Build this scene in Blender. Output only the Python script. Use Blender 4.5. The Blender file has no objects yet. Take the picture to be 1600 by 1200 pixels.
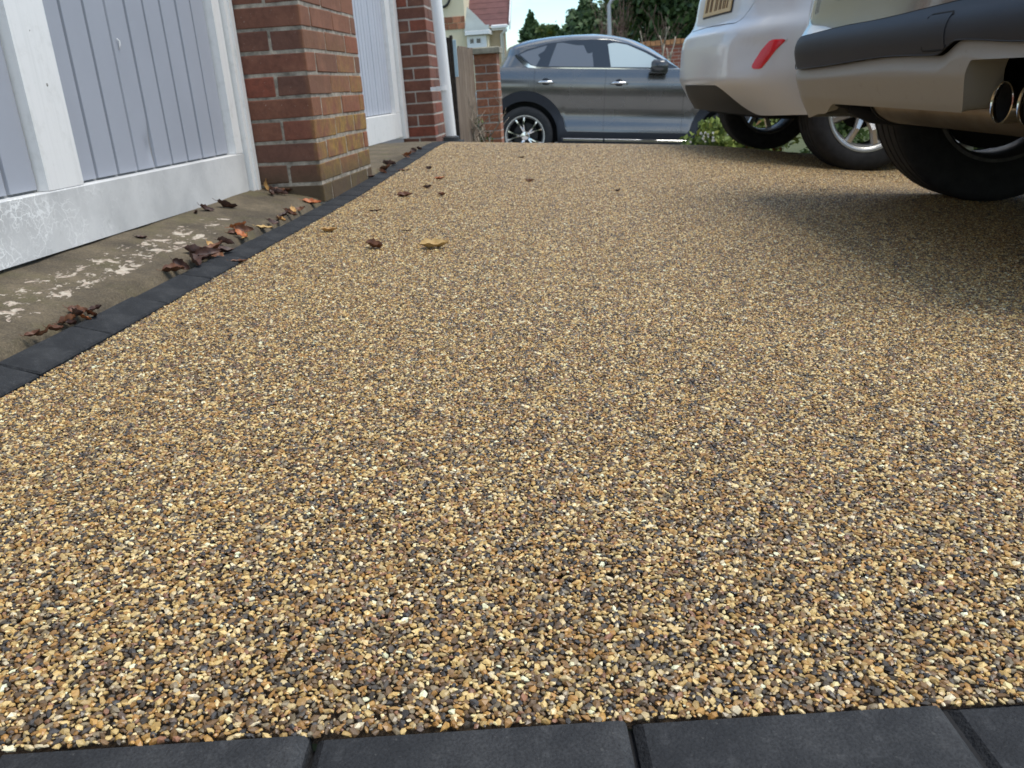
import bpy, bmesh, math, random
import numpy as np
from mathutils import Vector, Matrix, noise as mnoise

R = math.radians
random.seed(7); RNG = np.random.default_rng(11)
SC = bpy.context.scene
COL = SC.collection

# ------------------------------------------------------------------ camera
F_PX, CXP, CYP = 1295.0, 800.0, 600.0
def _n(v): return v / np.linalg.norm(v)
_eY = _n(np.array([936 - CXP, 128 - CYP, F_PX]))
_D = np.array([237.0, 3650.0, F_PX]); _D = _n(_D - _eY * _D.dot(_eY))
_eZ = -_D; _eX = np.cross(_eY, _eZ)
CM = np.array([_eX, _eY, _eZ])
CAM_POS = np.array([0.0, 0.0, 0.373])
cam_d = bpy.data.cameras.new('camera'); cam = bpy.data.objects.new('camera', cam_d); COL.objects.link(cam)
cam.matrix_world = Matrix(((CM[0, 0], -CM[0, 1], -CM[0, 2], 0), (CM[1, 0], -CM[1, 1], -CM[1, 2], 0),
                           (CM[2, 0], -CM[2, 1], -CM[2, 2], CAM_POS[2]), (0, 0, 0, 1)))
cam_d.sensor_width = 36.0; cam_d.lens = F_PX / 1600 * 36
cam_d.clip_start = 0.02; cam_d.clip_end = 2000
cam_d.dof.use_dof = True; cam_d.dof.focus_distance = 0.85; cam_d.dof.aperture_fstop = 18.0
SC.camera = cam

def ray(px, py): return CM @ np.array([(px - CXP) / F_PX, (py - CYP) / F_PX, 1.0])
def at(px, py, Y):
    r = ray(px, py); return Vector(CAM_POS + r * (Y / r[1]))
def atx(px, py, X):
    r = ray(px, py); return Vector(CAM_POS + r * (X / r[0]))

# ------------------------------------------------------------------ sky and sun
SUN_EL, SUN_AZ = R(66), R(96)            # azimuth measured from +Y towards +X
W = bpy.data.worlds.new('World'); SC.world = W; W.use_nodes = True
nt = W.node_tree; nt.nodes.clear()
def N(tree, typ, **kw):
    n = tree.nodes.new(typ)
    for k, v in kw.items(): setattr(n, k, v)
    return n
o_ = N(nt, 'ShaderNodeOutputWorld'); bg = N(nt, 'ShaderNodeBackground')
sky = N(nt, 'ShaderNodeTexSky', sky_type='NISHITA', sun_disc=False)
sky.dust_density = 0.4; sky.ozone_density = 2.0; sky.sun_elevation = SUN_EL; sky.sun_rotation = SUN_AZ
tc = N(nt, 'ShaderNodeTexCoord'); mp = N(nt, 'ShaderNodeMapping'); mp.inputs['Scale'].default_value = (1, 1, 2.2)
mp.inputs['Location'].default_value = (0.3, 0.1, 0.0)
cn = N(nt, 'ShaderNodeTexNoise'); cn.inputs['Scale'].default_value = 2.6; cn.inputs['Detail'].default_value = 7; cn.inputs['Roughness'].default_value = 0.55
cr = N(nt, 'ShaderNodeValToRGB'); cr.color_ramp.elements[0].position = 0.48; cr.color_ramp.elements[1].position = 0.63
mx = N(nt, 'ShaderNodeMix', data_type='RGBA'); mx.inputs[7].default_value = (9.5, 9.7, 10.0, 1)
nt.links.new(tc.outputs['Generated'], mp.inputs[0]); nt.links.new(mp.outputs[0], cn.inputs['Vector'])
nt.links.new(cn.outputs[0], cr.inputs[0]); nt.links.new(cr.outputs[0], mx.inputs[0])
gn = N(nt, 'ShaderNodeMix', data_type='RGBA', blend_type='MULTIPLY'); gn.inputs[0].default_value = 1.0; gn.inputs[7].default_value = (1.42, 1.64, 1.62, 1)
nt.links.new(sky.outputs[0], gn.inputs[6]); nt.links.new(gn.outputs[2], mx.inputs[6]); nt.links.new(mx.outputs[2], bg.inputs[0]); nt.links.new(bg.outputs[0], o_.inputs[0])
bg.inputs[1].default_value = 0.10
sd = bpy.data.lights.new('sun', 'SUN'); sun = bpy.data.objects.new('sun', sd); COL.objects.link(sun)
sd.energy = 2.35; sd.angle = R(32); sd.color = (1.0, 0.945, 0.86)
sv = Vector((math.sin(SUN_AZ) * math.cos(SUN_EL), math.cos(SUN_AZ) * math.cos(SUN_EL), math.sin(SUN_EL)))
sun.rotation_euler = (-sv).to_track_quat('-Z', 'Y').to_euler(); sun.location = (4, 3, 8)
SC.view_settings.view_transform = 'Standard'; SC.view_settings.look = 'None'
SC.view_settings.exposure = 0.50; SC.view_settings.gamma = 1.0; SC.view_settings.use_curve_mapping = False
SC.render.engine = 'CYCLES'; SC.cycles.max_bounces = 8; SC.cycles.use_denoising = True

# ------------------------------------------------------------------ object helpers
def tag(o, label=None, cat=None, group=None, kind=None):
    if label: o['label'] = label
    if cat: o['category'] = cat
    if group: o['group'] = group
    if kind: o['kind'] = kind
    return o
def thing(name, label, cat, mat=None, group=None, kind=None):
    o = bpy.data.objects.new(name, None); COL.objects.link(o); o.empty_display_size = 0.1
    if mat is not None: o.matrix_world = mat
    return tag(o, label, cat, group, kind)
def node(name, parent, loc=(0, 0, 0)):
    o = bpy.data.objects.new(name, None); COL.objects.link(o); o.parent = parent; o.location = loc
    o.empty_display_size = 0.05
    return o
class MB:
    """collects shapes for one mesh object"""
    def __init__(s): s.v = []; s.f = []
    def add(s, vs, fs):
        b = len(s.v); s.v.extend([tuple(v) for v in vs]); s.f.extend([tuple(i + b for i in f) for f in fs]); return s
    def box(s, x0, x1, y0, y1, z0, z1, m=None):
        vs = [(x, y, z) for z in (z0, z1) for y in (y0, y1) for x in (x0, x1)]
        if m is not None: vs = [tuple(m @ Vector(v)) for v in vs]
        return s.add(vs, [(0, 2, 3, 1), (4, 5, 7, 6), (0, 1, 5, 4), (2, 6, 7, 3), (0, 4, 6, 2), (1, 3, 7, 5)])
    def cbox(s, x0, x1, y0, y1, z0, z1, c=0.003, m=None):
        """box with chamfered top edges and verticals"""
        r0 = [(x0, y0), (x1, y0), (x1, y1), (x0, y1)]
        r1 = [(x0 + c, y0 + c), (x1 - c, y0 + c), (x1 - c, y1 - c), (x0 + c, y1 - c)]
        vs = [(x, y, z0) for x, y in r0] + [(x, y, z1 - c) for x, y in r0] + [(x, y, z1) for x, y in r1]
        if m is not None: vs = [tuple(m @ Vector(v)) for v in vs]
        f = [(3, 2, 1, 0), (8, 9, 10, 11)]
        for i in range(4):
            j = (i + 1) % 4; f += [(i, j, 4 + j, 4 + i), (4 + i, 4 + j, 8 + j, 8 + i)]
        return s.add(vs, f)
    def tube(s, pts, rad, k=10, cap=True):
        pts = [Vector(p) for p in pts]; n = len(pts)
        rad = [rad] * n if not hasattr(rad, '__len__') else rad
        vs = []; fs = []; prev = None
        for i, p in enumerate(pts):
            d = (pts[min(i + 1, n - 1)] - pts[max(i - 1, 0)]).normalized()
            a = prev if prev is not None else (Vector((0, 0, 1)) if abs(d.z) < 0.9 else Vector((1, 0, 0)))
            u = (a - d * a.dot(d)).normalized(); w = d.cross(u); prev = u
            for j in range(k):
                t = 2 * math.pi * j / k; vs.append(p + (u * math.cos(t) + w * math.sin(t)) * rad[i])
        for i in range(n - 1):
            for j in range(k):
                a = i * k + j; b = i * k + (j + 1) % k; fs.append((a, b, b + k, a + k))
        if cap: fs.append(tuple(range(k - 1, -1, -1))); fs.append(tuple((n - 1) * k + j for j in range(k)))
        return s.add(vs, fs)
    def lathe(s, prof, k=48, axis='y', c=(0, 0, 0), closed=False):
        """prof: (radius, along) pairs"""
        vs = []; fs = []; n = len(prof)
        for r, h in prof:
            for j in range(k):
                t = 2 * math.pi * j / k; a, b = r * math.cos(t), r * math.sin(t)
                v = {'y': (a, h, b), 'z': (a, b, h), 'x': (h, a, b)}[axis]
                vs.append((v[0] + c[0], v[1] + c[1], v[2] + c[2]))
        for i in range(n if closed else n - 1):
            i2 = (i + 1) % n
            for j in range(k):
                j2 = (j + 1) % k; fs.append((i * k + j, i * k + j2, i2 * k + j2, i2 * k + j))
        return s.add(vs, fs)
    def prism(s, poly, axis, a0, a1):
        """poly: 2D points in the plane across axis"""
        n = len(poly)
        def p(q, h): return {'x': (h, q[0], q[1]), 'y': (q[0], h, q[1]), 'z': (q[0], q[1], h)}[axis]
        vs = [p(q, a0) for q in poly] + [p(q, a1) for q in poly]
        fs = [tuple(range(n - 1, -1, -1)), tuple(range(n, 2 * n))] + [(i, (i + 1) % n, n + (i + 1) % n, n + i) for i in range(n)]
        return s.add(vs, fs)
    def build(s, name, mat, parent=None, smooth=False, bevel=0.0, auto=None):
        me = bpy.data.meshes.new(name); me.from_pydata(s.v, [], s.f); me.validate()
        bm = bmesh.new(); bm.from_mesh(me)
        bmesh.ops.recalc_face_normals(bm, faces=bm.faces)
        if bevel: bmesh.ops.bevel(bm, geom=list(bm.edges), offset=bevel, segments=2, affect='EDGES', profile=0.6)
        if auto is not None:
            for e in bm.edges:
                if len(e.link_faces) == 2 and e.calc_face_angle(0) > auto: e.smooth = False
            smooth = True
        bm.to_mesh(me); bm.free()
        if smooth: me.polygons.foreach_set('use_smooth', [True] * len(me.polygons))
        me.materials.append(mat)
        return link(name, me, parent)
def link(name, me, parent=None):
    o = bpy.data.objects.new(name, me); COL.objects.link(o)
    if parent is not None: o.parent = parent
    return o
def copy_tree(o, parent=None):
    c = o.copy(); COL.objects.link(c)
    if parent is not None: c.parent = parent
    for ch in list(o.children): copy_tree(ch, c)
    return c

# ------------------------------------------------------------------ material helpers
def mat(name, col, rough=0.6, metal=0.0, coat=0.0, var=0.0, vscale=20.0, bump=0.0, bscale=120.0, spec=0.5, col2=None, coord='Object', detail=5, coat_rough=0.03, rand=0.0):
    m = bpy.data.materials.new(name); m.use_nodes = True; t = m.node_tree
    b = t.nodes['Principled BSDF']; b.inputs['Base Color'].default_value = (*col, 1)
    b.inputs['Roughness'].default_value = rough; b.inputs['Metallic'].default_value = metal
    b.inputs['Coat Weight'].default_value = coat; b.inputs['Coat Roughness'].default_value = coat_rough
    b.inputs['Specular IOR Level'].default_value = spec
    tcn = N(t, 'ShaderNodeTexCoord')
    last = None
    if var or col2:
        nz = N(t, 'ShaderNodeTexNoise'); nz.inputs['Scale'].default_value = vscale; nz.inputs['Detail'].default_value = detail; nz.inputs['Roughness'].default_value = 0.6
        t.links.new(tcn.outputs[coord], nz.inputs['Vector'])
        rp = N(t, 'ShaderNodeValToRGB'); rp.color_ramp.elements[0].position = 0.33; rp.color_ramp.elements[1].position = 0.67
        c2 = col2 if col2 else tuple(min(1, c * (1 + var)) for c in col); c1 = col if col2 else tuple(c * (1 - var) for c in col)
        rp.color_ramp.elements[0].color = (*c1, 1); rp.color_ramp.elements[1].color = (*c2, 1)
        t.links.new(nz.outputs[0], rp.inputs[0]); last = rp.outputs[0]
    if rand:
        oi = N(t, 'ShaderNodeObjectInfo'); hs = N(t, 'ShaderNodeHueSaturation')
        mr = N(t, 'ShaderNodeMapRange'); mr.inputs[3].default_value = 1 - rand; mr.inputs[4].default_value = 1 + rand
        t.links.new(oi.outputs['Random'], mr.inputs[0]); t.links.new(mr.outputs[0], hs.inputs['Value'])
        if last: t.links.new(last, hs.inputs['Color'])
        else: hs.inputs['Color'].default_value = (*col, 1)
        last = hs.outputs[0]
    if last: t.links.new(last, b.inputs['Base Color'])
    if bump:
        n2 = N(t, 'ShaderNodeTexNoise'); n2.inputs['Scale'].default_value = bscale; n2.inputs['Detail'].default_value = 4
        t.links.new(tcn.outputs[coord], n2.inputs['Vector'])
        bp = N(t, 'ShaderNodeBump'); bp.inputs['Strength'].default_value = bump; bp.inputs['Distance'].default_value = 0.004
        t.links.new(n2.outputs[0], bp.inputs['Height']); t.links.new(bp.outputs[0], b.inputs['Normal'])
    return m
class G:
    """terse node-graph builder on one material"""
    def __init__(s, m): s.t = m.node_tree; s.b = s.t.nodes['Principled BSDF']
    def l(s, a, b): s.t.links.new(a, b)
    def pos(s): return N(s.t, 'ShaderNodeNewGeometry').outputs['Position']
    def obj(s): return N(s.t, 'ShaderNodeTexCoord').outputs['Object']
    def sep(s, v): n = N(s.t, 'ShaderNodeSeparateXYZ'); s.l(v, n.inputs[0]); return n.outputs
    def map(s, v, sc): n = N(s.t, 'ShaderNodeMapping'); n.inputs['Scale'].default_value = sc; s.l(v, n.inputs[0]); return n.outputs[0]
    def noise(s, v, scale, detail=4, rough=0.55, dist=0.0):
        n = N(s.t, 'ShaderNodeTexNoise'); n.inputs['Scale'].default_value = scale; n.inputs['Detail'].default_value = detail
        n.inputs['Roughness'].default_value = rough; n.inputs['Distortion'].default_value = dist; s.l(v, n.inputs['Vector']); return n.outputs
    def voro(s, v, scale, feat='F1'):
        n = N(s.t, 'ShaderNodeTexVoronoi', feature=feat); n.inputs['Scale'].default_value = scale; s.l(v, n.inputs['Vector']); return n.outputs
    def rng(s, v, a, b, c=0.0, d=1.0):
        n = N(s.t, 'ShaderNodeMapRange'); s.l(v, n.inputs[0])
        for i, x in enumerate((a, b, c, d)): n.inputs[i + 1].default_value = x
        return n.outputs[0]
    def math(s, op, a, b=0.0):
        n = N(s.t, 'ShaderNodeMath', operation=op)
        for i, x in enumerate((a, b)):
            if isinstance(x, (int, float)): n.inputs[i].default_value = x
            else: s.l(x, n.inputs[i])
        return n.outputs[0]
    def mix(s, fac, a, b):
        n = N(s.t, 'ShaderNodeMix', data_type='RGBA')
        if isinstance(fac, (int, float)): n.inputs[0].default_value = fac
        else: s.l(fac, n.inputs[0])
        for i, x in ((6, a), (7, b)):
            if isinstance(x, tuple): n.inputs[i].default_value = (*x, 1)
            else: s.l(x, n.inputs[i])
        return n.outputs[2]
    def ramp(s, v, stops):
        n = N(s.t, 'ShaderNodeValToRGB'); e = n.color_ramp.elements
        while len(e) < len(stops): e.new(0.5)
        for el, (p, c) in zip(e, stops): el.position = p; el.color = (*c, 1)
        s.l(v, n.inputs[0]); return n.outputs[0]
    def bump(s, h, strength, dist=0.003):
        n = N(s.t, 'ShaderNodeBump'); n.inputs['Strength'].default_value = strength; n.inputs['Distance'].default_value = dist
        s.l(h, n.inputs['Height']); s.l(n.outputs[0], s.b.inputs['Normal'])
    def col(s, c): s.l(c, s.b.inputs['Base Color'])
    def rough(s, c): s.l(c, s.b.inputs['Roughness'])

def lerp_tab(x, xs, ys): return float(np.interp(x, xs, ys))
def sstep(t): t = min(1.0, max(0.0, t)); return t * t * (3 - 2 * t)

# ------------------------------------------------------------------ the lie of the land (driveway falls to the right and drops past a crest)
BY = ([0.0, 0.4, 1.1, 2.0, 3.0, 4.2, 4.7, 5.1, 5.45, 5.85, 6.3, 7.0, 8.0, 9.0],
      [-.03, -.03, -.058, -.055, -.042, 0.0, 0.022, 0.032, 0.008, -.047, -.12, -.25, -.43, -.55])
SYT = ([0.0, 0.4, 1.1, 2.0, 3.0, 5.5, 9.0], [.02, .02, .035, .055, .062, .068, .068])
_yy = np.arange(-2, 12, .02); _k = np.exp(-.5 * (np.arange(-40, 41) * .02 / .17) ** 2); _k /= _k.sum()
BY = (_yy, np.convolve(np.pad(np.interp(_yy, *BY), 40, mode='edge'), _k, 'valid')); SYT = (_yy, np.convolve(np.pad(np.interp(_yy, *SYT), 40, mode='edge'), _k, 'valid'))
def gz(x, y): return lerp_tab(y, *BY) - lerp_tab(y, *SYT) * x - .045 * sstep((x - .5) / .9) * sstep((y - 3.3) / .8)
def gnormal(x, y, e=0.12):
    return Vector((-(gz(x + e, y) - gz(x - e, y)) / (2 * e), -(gz(x, y + e) - gz(x, y - e)) / (2 * e), 1)).normalized()
def at_ground(px, py, dz=0.0):
    """the point of the drive seen at a pixel of the photograph"""
    r = ray(px, py); t = 0.3
    for _ in range(4000):
        p = CAM_POS + r * t
        if p[2] < gz(p[0], p[1]) + dz: break
        t += 0.004
    return Vector((p[0], p[1], gz(p[0], p[1]) + dz))
E_IN, E_OUT = -0.92, -1.0                # the dark block edging along the garage
FA, FB = at_ground(490, 1142), at_ground(1470, 1095)
F_DIR = (FB - FA); F_DIR.z = 0; F_DIR.normalize()
F_NOR = Vector((-F_DIR.y, F_DIR.x, 0))    # points up the drive
def front_y(x): return FA.y + (x - FA.x) * F_DIR.y / F_DIR.x

# ------------------------------------------------------------------ materials
M = {}
M['block'] = mat('charcoal_block', (0.020, 0.022, 0.026), 0.85, spec=.3, var=0.35, vscale=9, bump=0.5, bscale=420, rand=0.16)
g = G(M['block'])
sp = g.voro(g.obj(), 190); nb = g.noise(g.obj(), 14, 6)
base = g.ramp(nb[0], [(0.28, (0.017, 0.0185, 0.021)), (0.5, (0.031, 0.033, 0.036)), (0.74, (0.060, 0.062, 0.064))])
fl = g.rng(g.noise(g.obj(), 230, 2)[0], 0.66, 0.78)
grn = g.noise(g.obj(), 420, 3, .7); base = g.mix(g.rng(grn[0], .35, .65, 0, .55), base, (0.006, 0.0065, 0.008)); base = g.mix(g.rng(g.noise(g.obj(), 55, 5, .7)[0], .55, .75, 0, .5), base, (0.075, 0.077, 0.08))
g.col(g.mix(g.math('MULTIPLY', fl, 0.5), base, (0.11, 0.11, 0.105)))
M['bed'] = mat('resin_bed', (0.05, 0.032, 0.016), 0.6, var=0.5, vscale=300, bump=0.8, bscale=500)
M['joint'] = mat('joint_sand', (0.012, 0.012, 0.013), 0.95, var=0.4, vscale=90)
M['earth'] = mat('earth_grass', (0.045, 0.06, 0.02), 0.95, col2=(0.08, 0.09, 0.03), vscale=1.5, bump=0.6, bscale=20)
M['asphalt'] = mat('asphalt', (0.055, 0.055, 0.056), 0.85, var=0.25, vscale=60, bump=0.5, bscale=200)
M['pavement'] = mat('pale_pavement', (0.36, 0.34, 0.32), 0.85, var=0.15, vscale=8, bump=0.3)
M['kerbstone'] = mat('kerb_concrete', (0.33, 0.32, 0.30), 0.85, var=0.2, vscale=12, bump=0.3)

# gravel stones: colour carried by each stone, wet-look resin on top
m = bpy.data.materials.new('resin_stones'); m.use_nodes = True; M['stone'] = m; g = G(m)
at_ = N(g.t, 'ShaderNodeAttribute', attribute_name='stone_colour')
mott = g.noise(g.obj(), 700, 3)
g.col(g.mix(g.rng(mott[0], 0.3, 0.7, 0.0, 0.35), at_.outputs['Color'], (0.05, 0.03, 0.015)))
g.b.inputs['Roughness'].default_value = 0.5; g.b.inputs['Coat Weight'].default_value = 0.34; g.b.inputs['Coat Roughness'].default_value = 0.20

# weathered concrete apron with flaked white paint and moss
m = mat('weathered_concrete', (0.15, 0.13, 0.10), 0.9); M['apron'] = m; g = G(m); P = g.pos()
n1 = g.noise(P, 7, 7, 0.65); n2 = g.noise(P, 60, 5, 0.6)
c0 = g.ramp(n1[0], [(0.3, (0.044, 0.033, 0.020)), (0.5, (0.105, 0.080, 0.048)), (0.68, (0.175, 0.135, 0.083))])
n3 = g.noise(P, 260, 3, 0.7)
c0 = g.mix(g.rng(n2[0], 0.35, 0.7, 0.0, 0.55), c0, (0.06, 0.048, 0.032))
c0 = g.mix(g.rng(n3[0], 0.52, 0.68, 0.0, 0.5), c0, (0.20, 0.165, 0.11))
c0 = g.mix(g.rng(n3[0], 0.46, 0.33, 0.0, 0.6), c0, (0.03, 0.024, 0.016))
moss = g.rng(g.noise(P, 11, 5)[0], 0.5, 0.68, 0, 0.4)
c1 = g.mix(moss, c0, (0.095, 0.085, 0.028))
sx = g.sep(P)
band = g.math('MULTIPLY', g.rng(sx[0], -1.035, -1.085), g.rng(sx[0], -1.235, -1.18))
along = g.rng(sx[1], 3.1, 2.2, -2.0, 1.0)
fn = g.noise(g.map(P, (1.7, 1, 1)), 19, 6, 0.6, 0.5)
thr = g.math('ADD', fn[0], g.math('MULTIPLY', g.math('SUBTRACT', band, 1.0), 0.35))
thr = g.math('ADD', thr, g.math('MULTIPLY', g.math('SUBTRACT', along, 1.0), 0.10))
fn2 = g.noise(g.map(P, (1.8, 1, 1)), 44, 5, 0.6, 0.3)
thr2 = g.math('ADD', g.math('SUBTRACT', thr, fn[0]), fn2[0])
flake = g.math('MAXIMUM', g.rng(thr, 0.548, 0.575), g.rng(thr2, 0.60, 0.63))
spk = g.noise(P, 70, 3)
flake = g.math('MULTIPLY', flake, g.rng(spk[0], 0.34, 0.48, 0.25, 0.92))
g.col(g.mix(flake, c1, g.mix(g.rng(n2[0], .4, .6), (0.52, 0.46, 0.37), (0.42, 0.33, 0.26))))
g.bump(g.math('ADD', g.math('MULTIPLY', flake, 0.6), n2[0]), 0.7, 0.004)

M['white_wood'] = mat('white_gloss_paint', (0.72, 0.71, 0.68), 0.42, var=0.07, vscale=6, bump=0.12, bscale=60)
m = M['white_wood']; g = G(m); P = g.pos()
dirt = g.rng(g.noise(P, 26, 6, 0.65)[0], 0.52, 0.72, 0, 0.35)
chip = g.rng(g.noise(P, 55, 3)[0], 0.74, 0.76)
st_ = g.noise(g.map(P, (70, 70, 3)), 1, 4, .6)
g.col(g.mix(chip, g.mix(g.rng(st_[0], .5, .7, 0, .35), g.mix(dirt, (0.80, 0.79, 0.765), (0.52, 0.51, 0.47)), (0.62, 0.615, 0.59)), (0.12, 0.09, 0.06)))
# crazed paint on the bottom rail of the near door
m = mat('crazed_white_paint', (0.62, 0.62, 0.60), 0.5); M['crazed'] = m; g = G(m); P = g.pos()
wr = g.noise(P, 14, 4); wv = N(g.t, 'ShaderNodeVectorMath', operation='MULTIPLY_ADD')
g.l(wr[1], wv.inputs[0]); wv.inputs[1].default_value = (0.10, 0.10, 0.10); g.l(P, wv.inputs[2])
ed = g.voro(wv.outputs[0], 26, 'DISTANCE_TO_EDGE')[0]; ed2 = g.voro(wv.outputs[0], 60, 'DISTANCE_TO_EDGE')[0]
vein = g.math('MAXIMUM', g.rng(ed, 0.05, 0.015), g.math('MULTIPLY', g.rng(ed2, 0.05, 0.02), 0.6))
sx = g.sep(P); leftm = g.rng(sx[1], 2.15, 1.7, 0.12, 1.0); patch = g.rng(g.noise(P, 9, 3)[0], 0.42, 0.55)
vein = g.math('MULTIPLY', g.math('MULTIPLY', vein, leftm), patch)
cl = g.noise(P, 5, 6, 0.6); gr = g.noise(P, 40, 4)
b0 = g.mix(g.rng(cl[0], 0.38, 0.66), (0.50, 0.50, 0.49), (0.68, 0.675, 0.655))
b0 = g.mix(g.rng(gr[0], 0.58, 0.75, 0, 0.4), b0, (0.36, 0.36, 0.34))
g.col(g.mix(vein, b0, (0.84, 0.84, 0.82)))
M['board'] = mat('blue_grey_board', (0.345, 0.362, 0.405), 0.62, var=0.05, vscale=3, spec=0.35)
M['board2'] = mat('pale_grey_board', (0.44, 0.46, 0.51), 0.6, var=0.04, vscale=3, spec=0.35)
M['groove'] = mat('groove_shade_grey', (0.25, 0.255, 0.26), 0.7)  # darker than the boards: the shading of the grooves is put into this grey
M['dark'] = mat('dark_gap', (0.012, 0.012, 0.013), 0.9)

def brick_mat(name, stops, lichen=False, rough=0.88):
    m = mat(name, (0.3, 0.1, 0.06), rough); g = G(m)
    oi = N(g.t, 'ShaderNodeObjectInfo').outputs['Random']
    c = g.ramp(oi, stops)
    o = N(g.t, 'ShaderNodeNewGeometry').outputs['Position']
    n = g.noise(o, 45, 6, 0.65); n2 = g.noise(o, 9, 4)
    c = g.mix(g.rng(n[0], 0.42, 0.72, 0, 0.55), c, (0.075, 0.028, 0.018))
    c = g.mix(g.rng(n2[0], 0.5, 0.75, 0, 0.4), c, (0.33, 0.15, 0.09))
    spots = g.rng(g.noise(o, 210, 2)[0], 0.72, 0.76)
    c = g.mix(g.math('MULTIPLY', spots, 0.7), c, (0.55, 0.5, 0.44))
    if lichen:
        sx = g.sep(o)
        low = g.rng(sx[2], 0.62, 0.12); face = g.rng(sx[0], -1.02, -1.004)
        far = g.rng(sx[1], 2.95, 3.35)
        k = g.math('MULTIPLY', g.math('MULTIPLY', low, face), g.math('ADD', g.math('MULTIPLY', far, 0.8), 0.55))
        k = g.math('MULTIPLY', k, g.rng(g.noise(o, 14, 5)[0], 0.36, 0.58))
        k = g.math('MULTIPLY', k, g.rng(g.math('FRACT', g.math('MULTIPLY', oi, 7.31)), 0.15, 0.6, 0.15, 1.15))
        c = g.mix(g.math('MINIMUM', k, 0.85), c, g.mix(g.rng(n[0], .4, .6), (0.34, 0.22, 0.04), (0.17, 0.13, 0.03)))
        c = g.mix(g.math('MULTIPLY', face, 0.22), c, (0.36, 0.16, 0.07))
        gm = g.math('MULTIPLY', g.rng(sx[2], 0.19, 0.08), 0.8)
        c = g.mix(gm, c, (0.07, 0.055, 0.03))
    g.col(c); g.bump(n[0], 0.55, 0.004); return m
RED = [(0.0, (0.235, 0.066, 0.038)), (0.3, (0.175, 0.069, 0.043)), (0.55, (0.125, 0.060, 0.042)), (0.8, (0.205, 0.080, 0.045)), (1.0, (0.105, 0.050, 0.037))]
M['brick'] = brick_mat('red_brick_lichen', RED, True)
M['brick_plain'] = brick_mat('red_brick', [(p, (c[0] * 1.1, c[1] * 1.05, c[2] * 1.05)) for p, c in RED])
M['brick_orange'] = brick_mat('orange_brick', [(0.0, (0.40, 0.17, 0.09)), (0.5, (0.33, 0.13, 0.07)), (1.0, (0.27, 0.12, 0.07))])
M['mortar'] = mat('lime_mortar', (0.315, 0.28, 0.225), 0.95, var=0.5, vscale=30, bump=0.8, bscale=160)
M['mortar_pale'] = mat('pale_mortar', (0.42, 0.38, 0.33), 0.95, var=0.2, vscale=30, bump=0.5, bscale=160)
M['white_pvc'] = mat('white_pvc', (0.78, 0.78, 0.77), 0.32, var=0.03, vscale=5)
M['grey_pvc'] = mat('dark_grey_plastic', (0.03, 0.032, 0.035), 0.55)
M['timber'] = mat('weathered_timber', (0.17, 0.125, 0.09), 0.9, bump=0.5, rand=0.22); g = G(M['timber'])
n = g.noise(g.map(g.obj(), (60, 60, 4)), 1, 6, 0.7); rn = N(g.t, 'ShaderNodeObjectInfo').outputs['Random']
c = g.ramp(n[0], [(0.3, (0.075, 0.05, 0.036)), (0.5, (0.20, 0.145, 0.10)), (0.7, (0.33, 0.265, 0.20))]); g.col(g.mix(g.math('MULTIPLY', rn, 0.45), c, (0.11, 0.075, 0.05)))
M['dark_timber'] = mat('dark_timber', (0.035, 0.026, 0.02), 0.9, var=0.5, vscale=30, bump=0.5)
M['coping'] = mat('coping_stone', (0.27, 0.25, 0.19), 0.9, var=0.3, vscale=14, bump=0.4)
M['blue_strip'] = mat('pale_blue_plastic', (0.42, 0.55, 0.62), 0.5, var=0.2, vscale=9)

# ------------------------------------------------------------------ ground, road, pavement
def sheet(name, pts, m, parent=None):
    return MB().add(pts, [tuple(range(len(pts)))]).build(name, m, parent)
gs = sheet('ground', [(-600, -300, -0.80), (600, -300, -0.80), (600, 900, -0.80), (-600, 900, -0.80)], M['earth']); tag(gs, kind='structure')
ROAD_S = -0.076                            # the road falls to the right too
def rz(x): return -0.735 + ROAD_S * x
def slab(name, x0, x1, y0, y1, zoff, m, th=0.15):
    mb = MB(); vs = []
    xs = np.linspace(x0, x1, 2)
    for z in (-th, 0):
        for y in (y0, y1):
            for x in (x0, x1): vs.append((x, y, rz(x) + zoff + z))
    mb.add(vs, [(0, 2, 3, 1), (4, 5, 7, 6), (0, 1, 5, 4), (2, 6, 7, 3), (0, 4, 6, 2), (1, 3, 7, 5)])
    return tag(mb.build(name, m), kind='structure')
slab('road', -14, 14, 11.4, 16.6, 0.0, M['asphalt'])
slab('pavement', -14, 14, 9.6, 11.2, 0.11, M['pavement'])
slab('kerb', -14, 14, 11.2, 11.4, 0.115, M['kerbstone'], 0.25)
slab('far_kerb', -14, 14, 16.6, 16.75, 0.115, M['kerbstone'], 0.25)
slab('far_verge', -14, 14, 16.75, 20.5, 0.10, M['earth'])

# driveway bed: one sheet following the land
def grid_sheet(name, xs, ys, zf, m, kind=None, parent=None):
    vs = [(x, y, zf(x, y)) for y in ys for x in xs]; nx = len(xs)
    fs = [(j * nx + i, j * nx + i + 1, (j + 1) * nx + i + 1, (j + 1) * nx + i) for j in range(len(ys) - 1) for i in range(nx - 1)]
    o = MB().add(vs, fs).build(name, m, parent, smooth=True); return tag(o, kind=kind)
ys = np.concatenate([np.linspace(0, 6.6, 60), np.linspace(6.8, 9.2, 8)]); xs_ = np.linspace(E_IN - 0.002, 5.0, 40)
ys[1] = .004
dv = [(x, front_y(x) - 0.0005 + y * (9.6 - front_y(x)) / 9.2) for y in ys for x in xs_]
drive = MB().add([(x, y, gz(x, y) - 0.0058 - (.006 if y < front_y(x) + .004 else 0)) for x, y in dv], [(j * 40 + i, j * 40 + i + 1, j * 40 + 41 + i, j * 40 + 40 + i) for j in range(len(ys) - 1) for i in range(39)]).build('driveway', M['bed'], None, smooth=True)
tag(drive, kind='structure')

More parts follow.
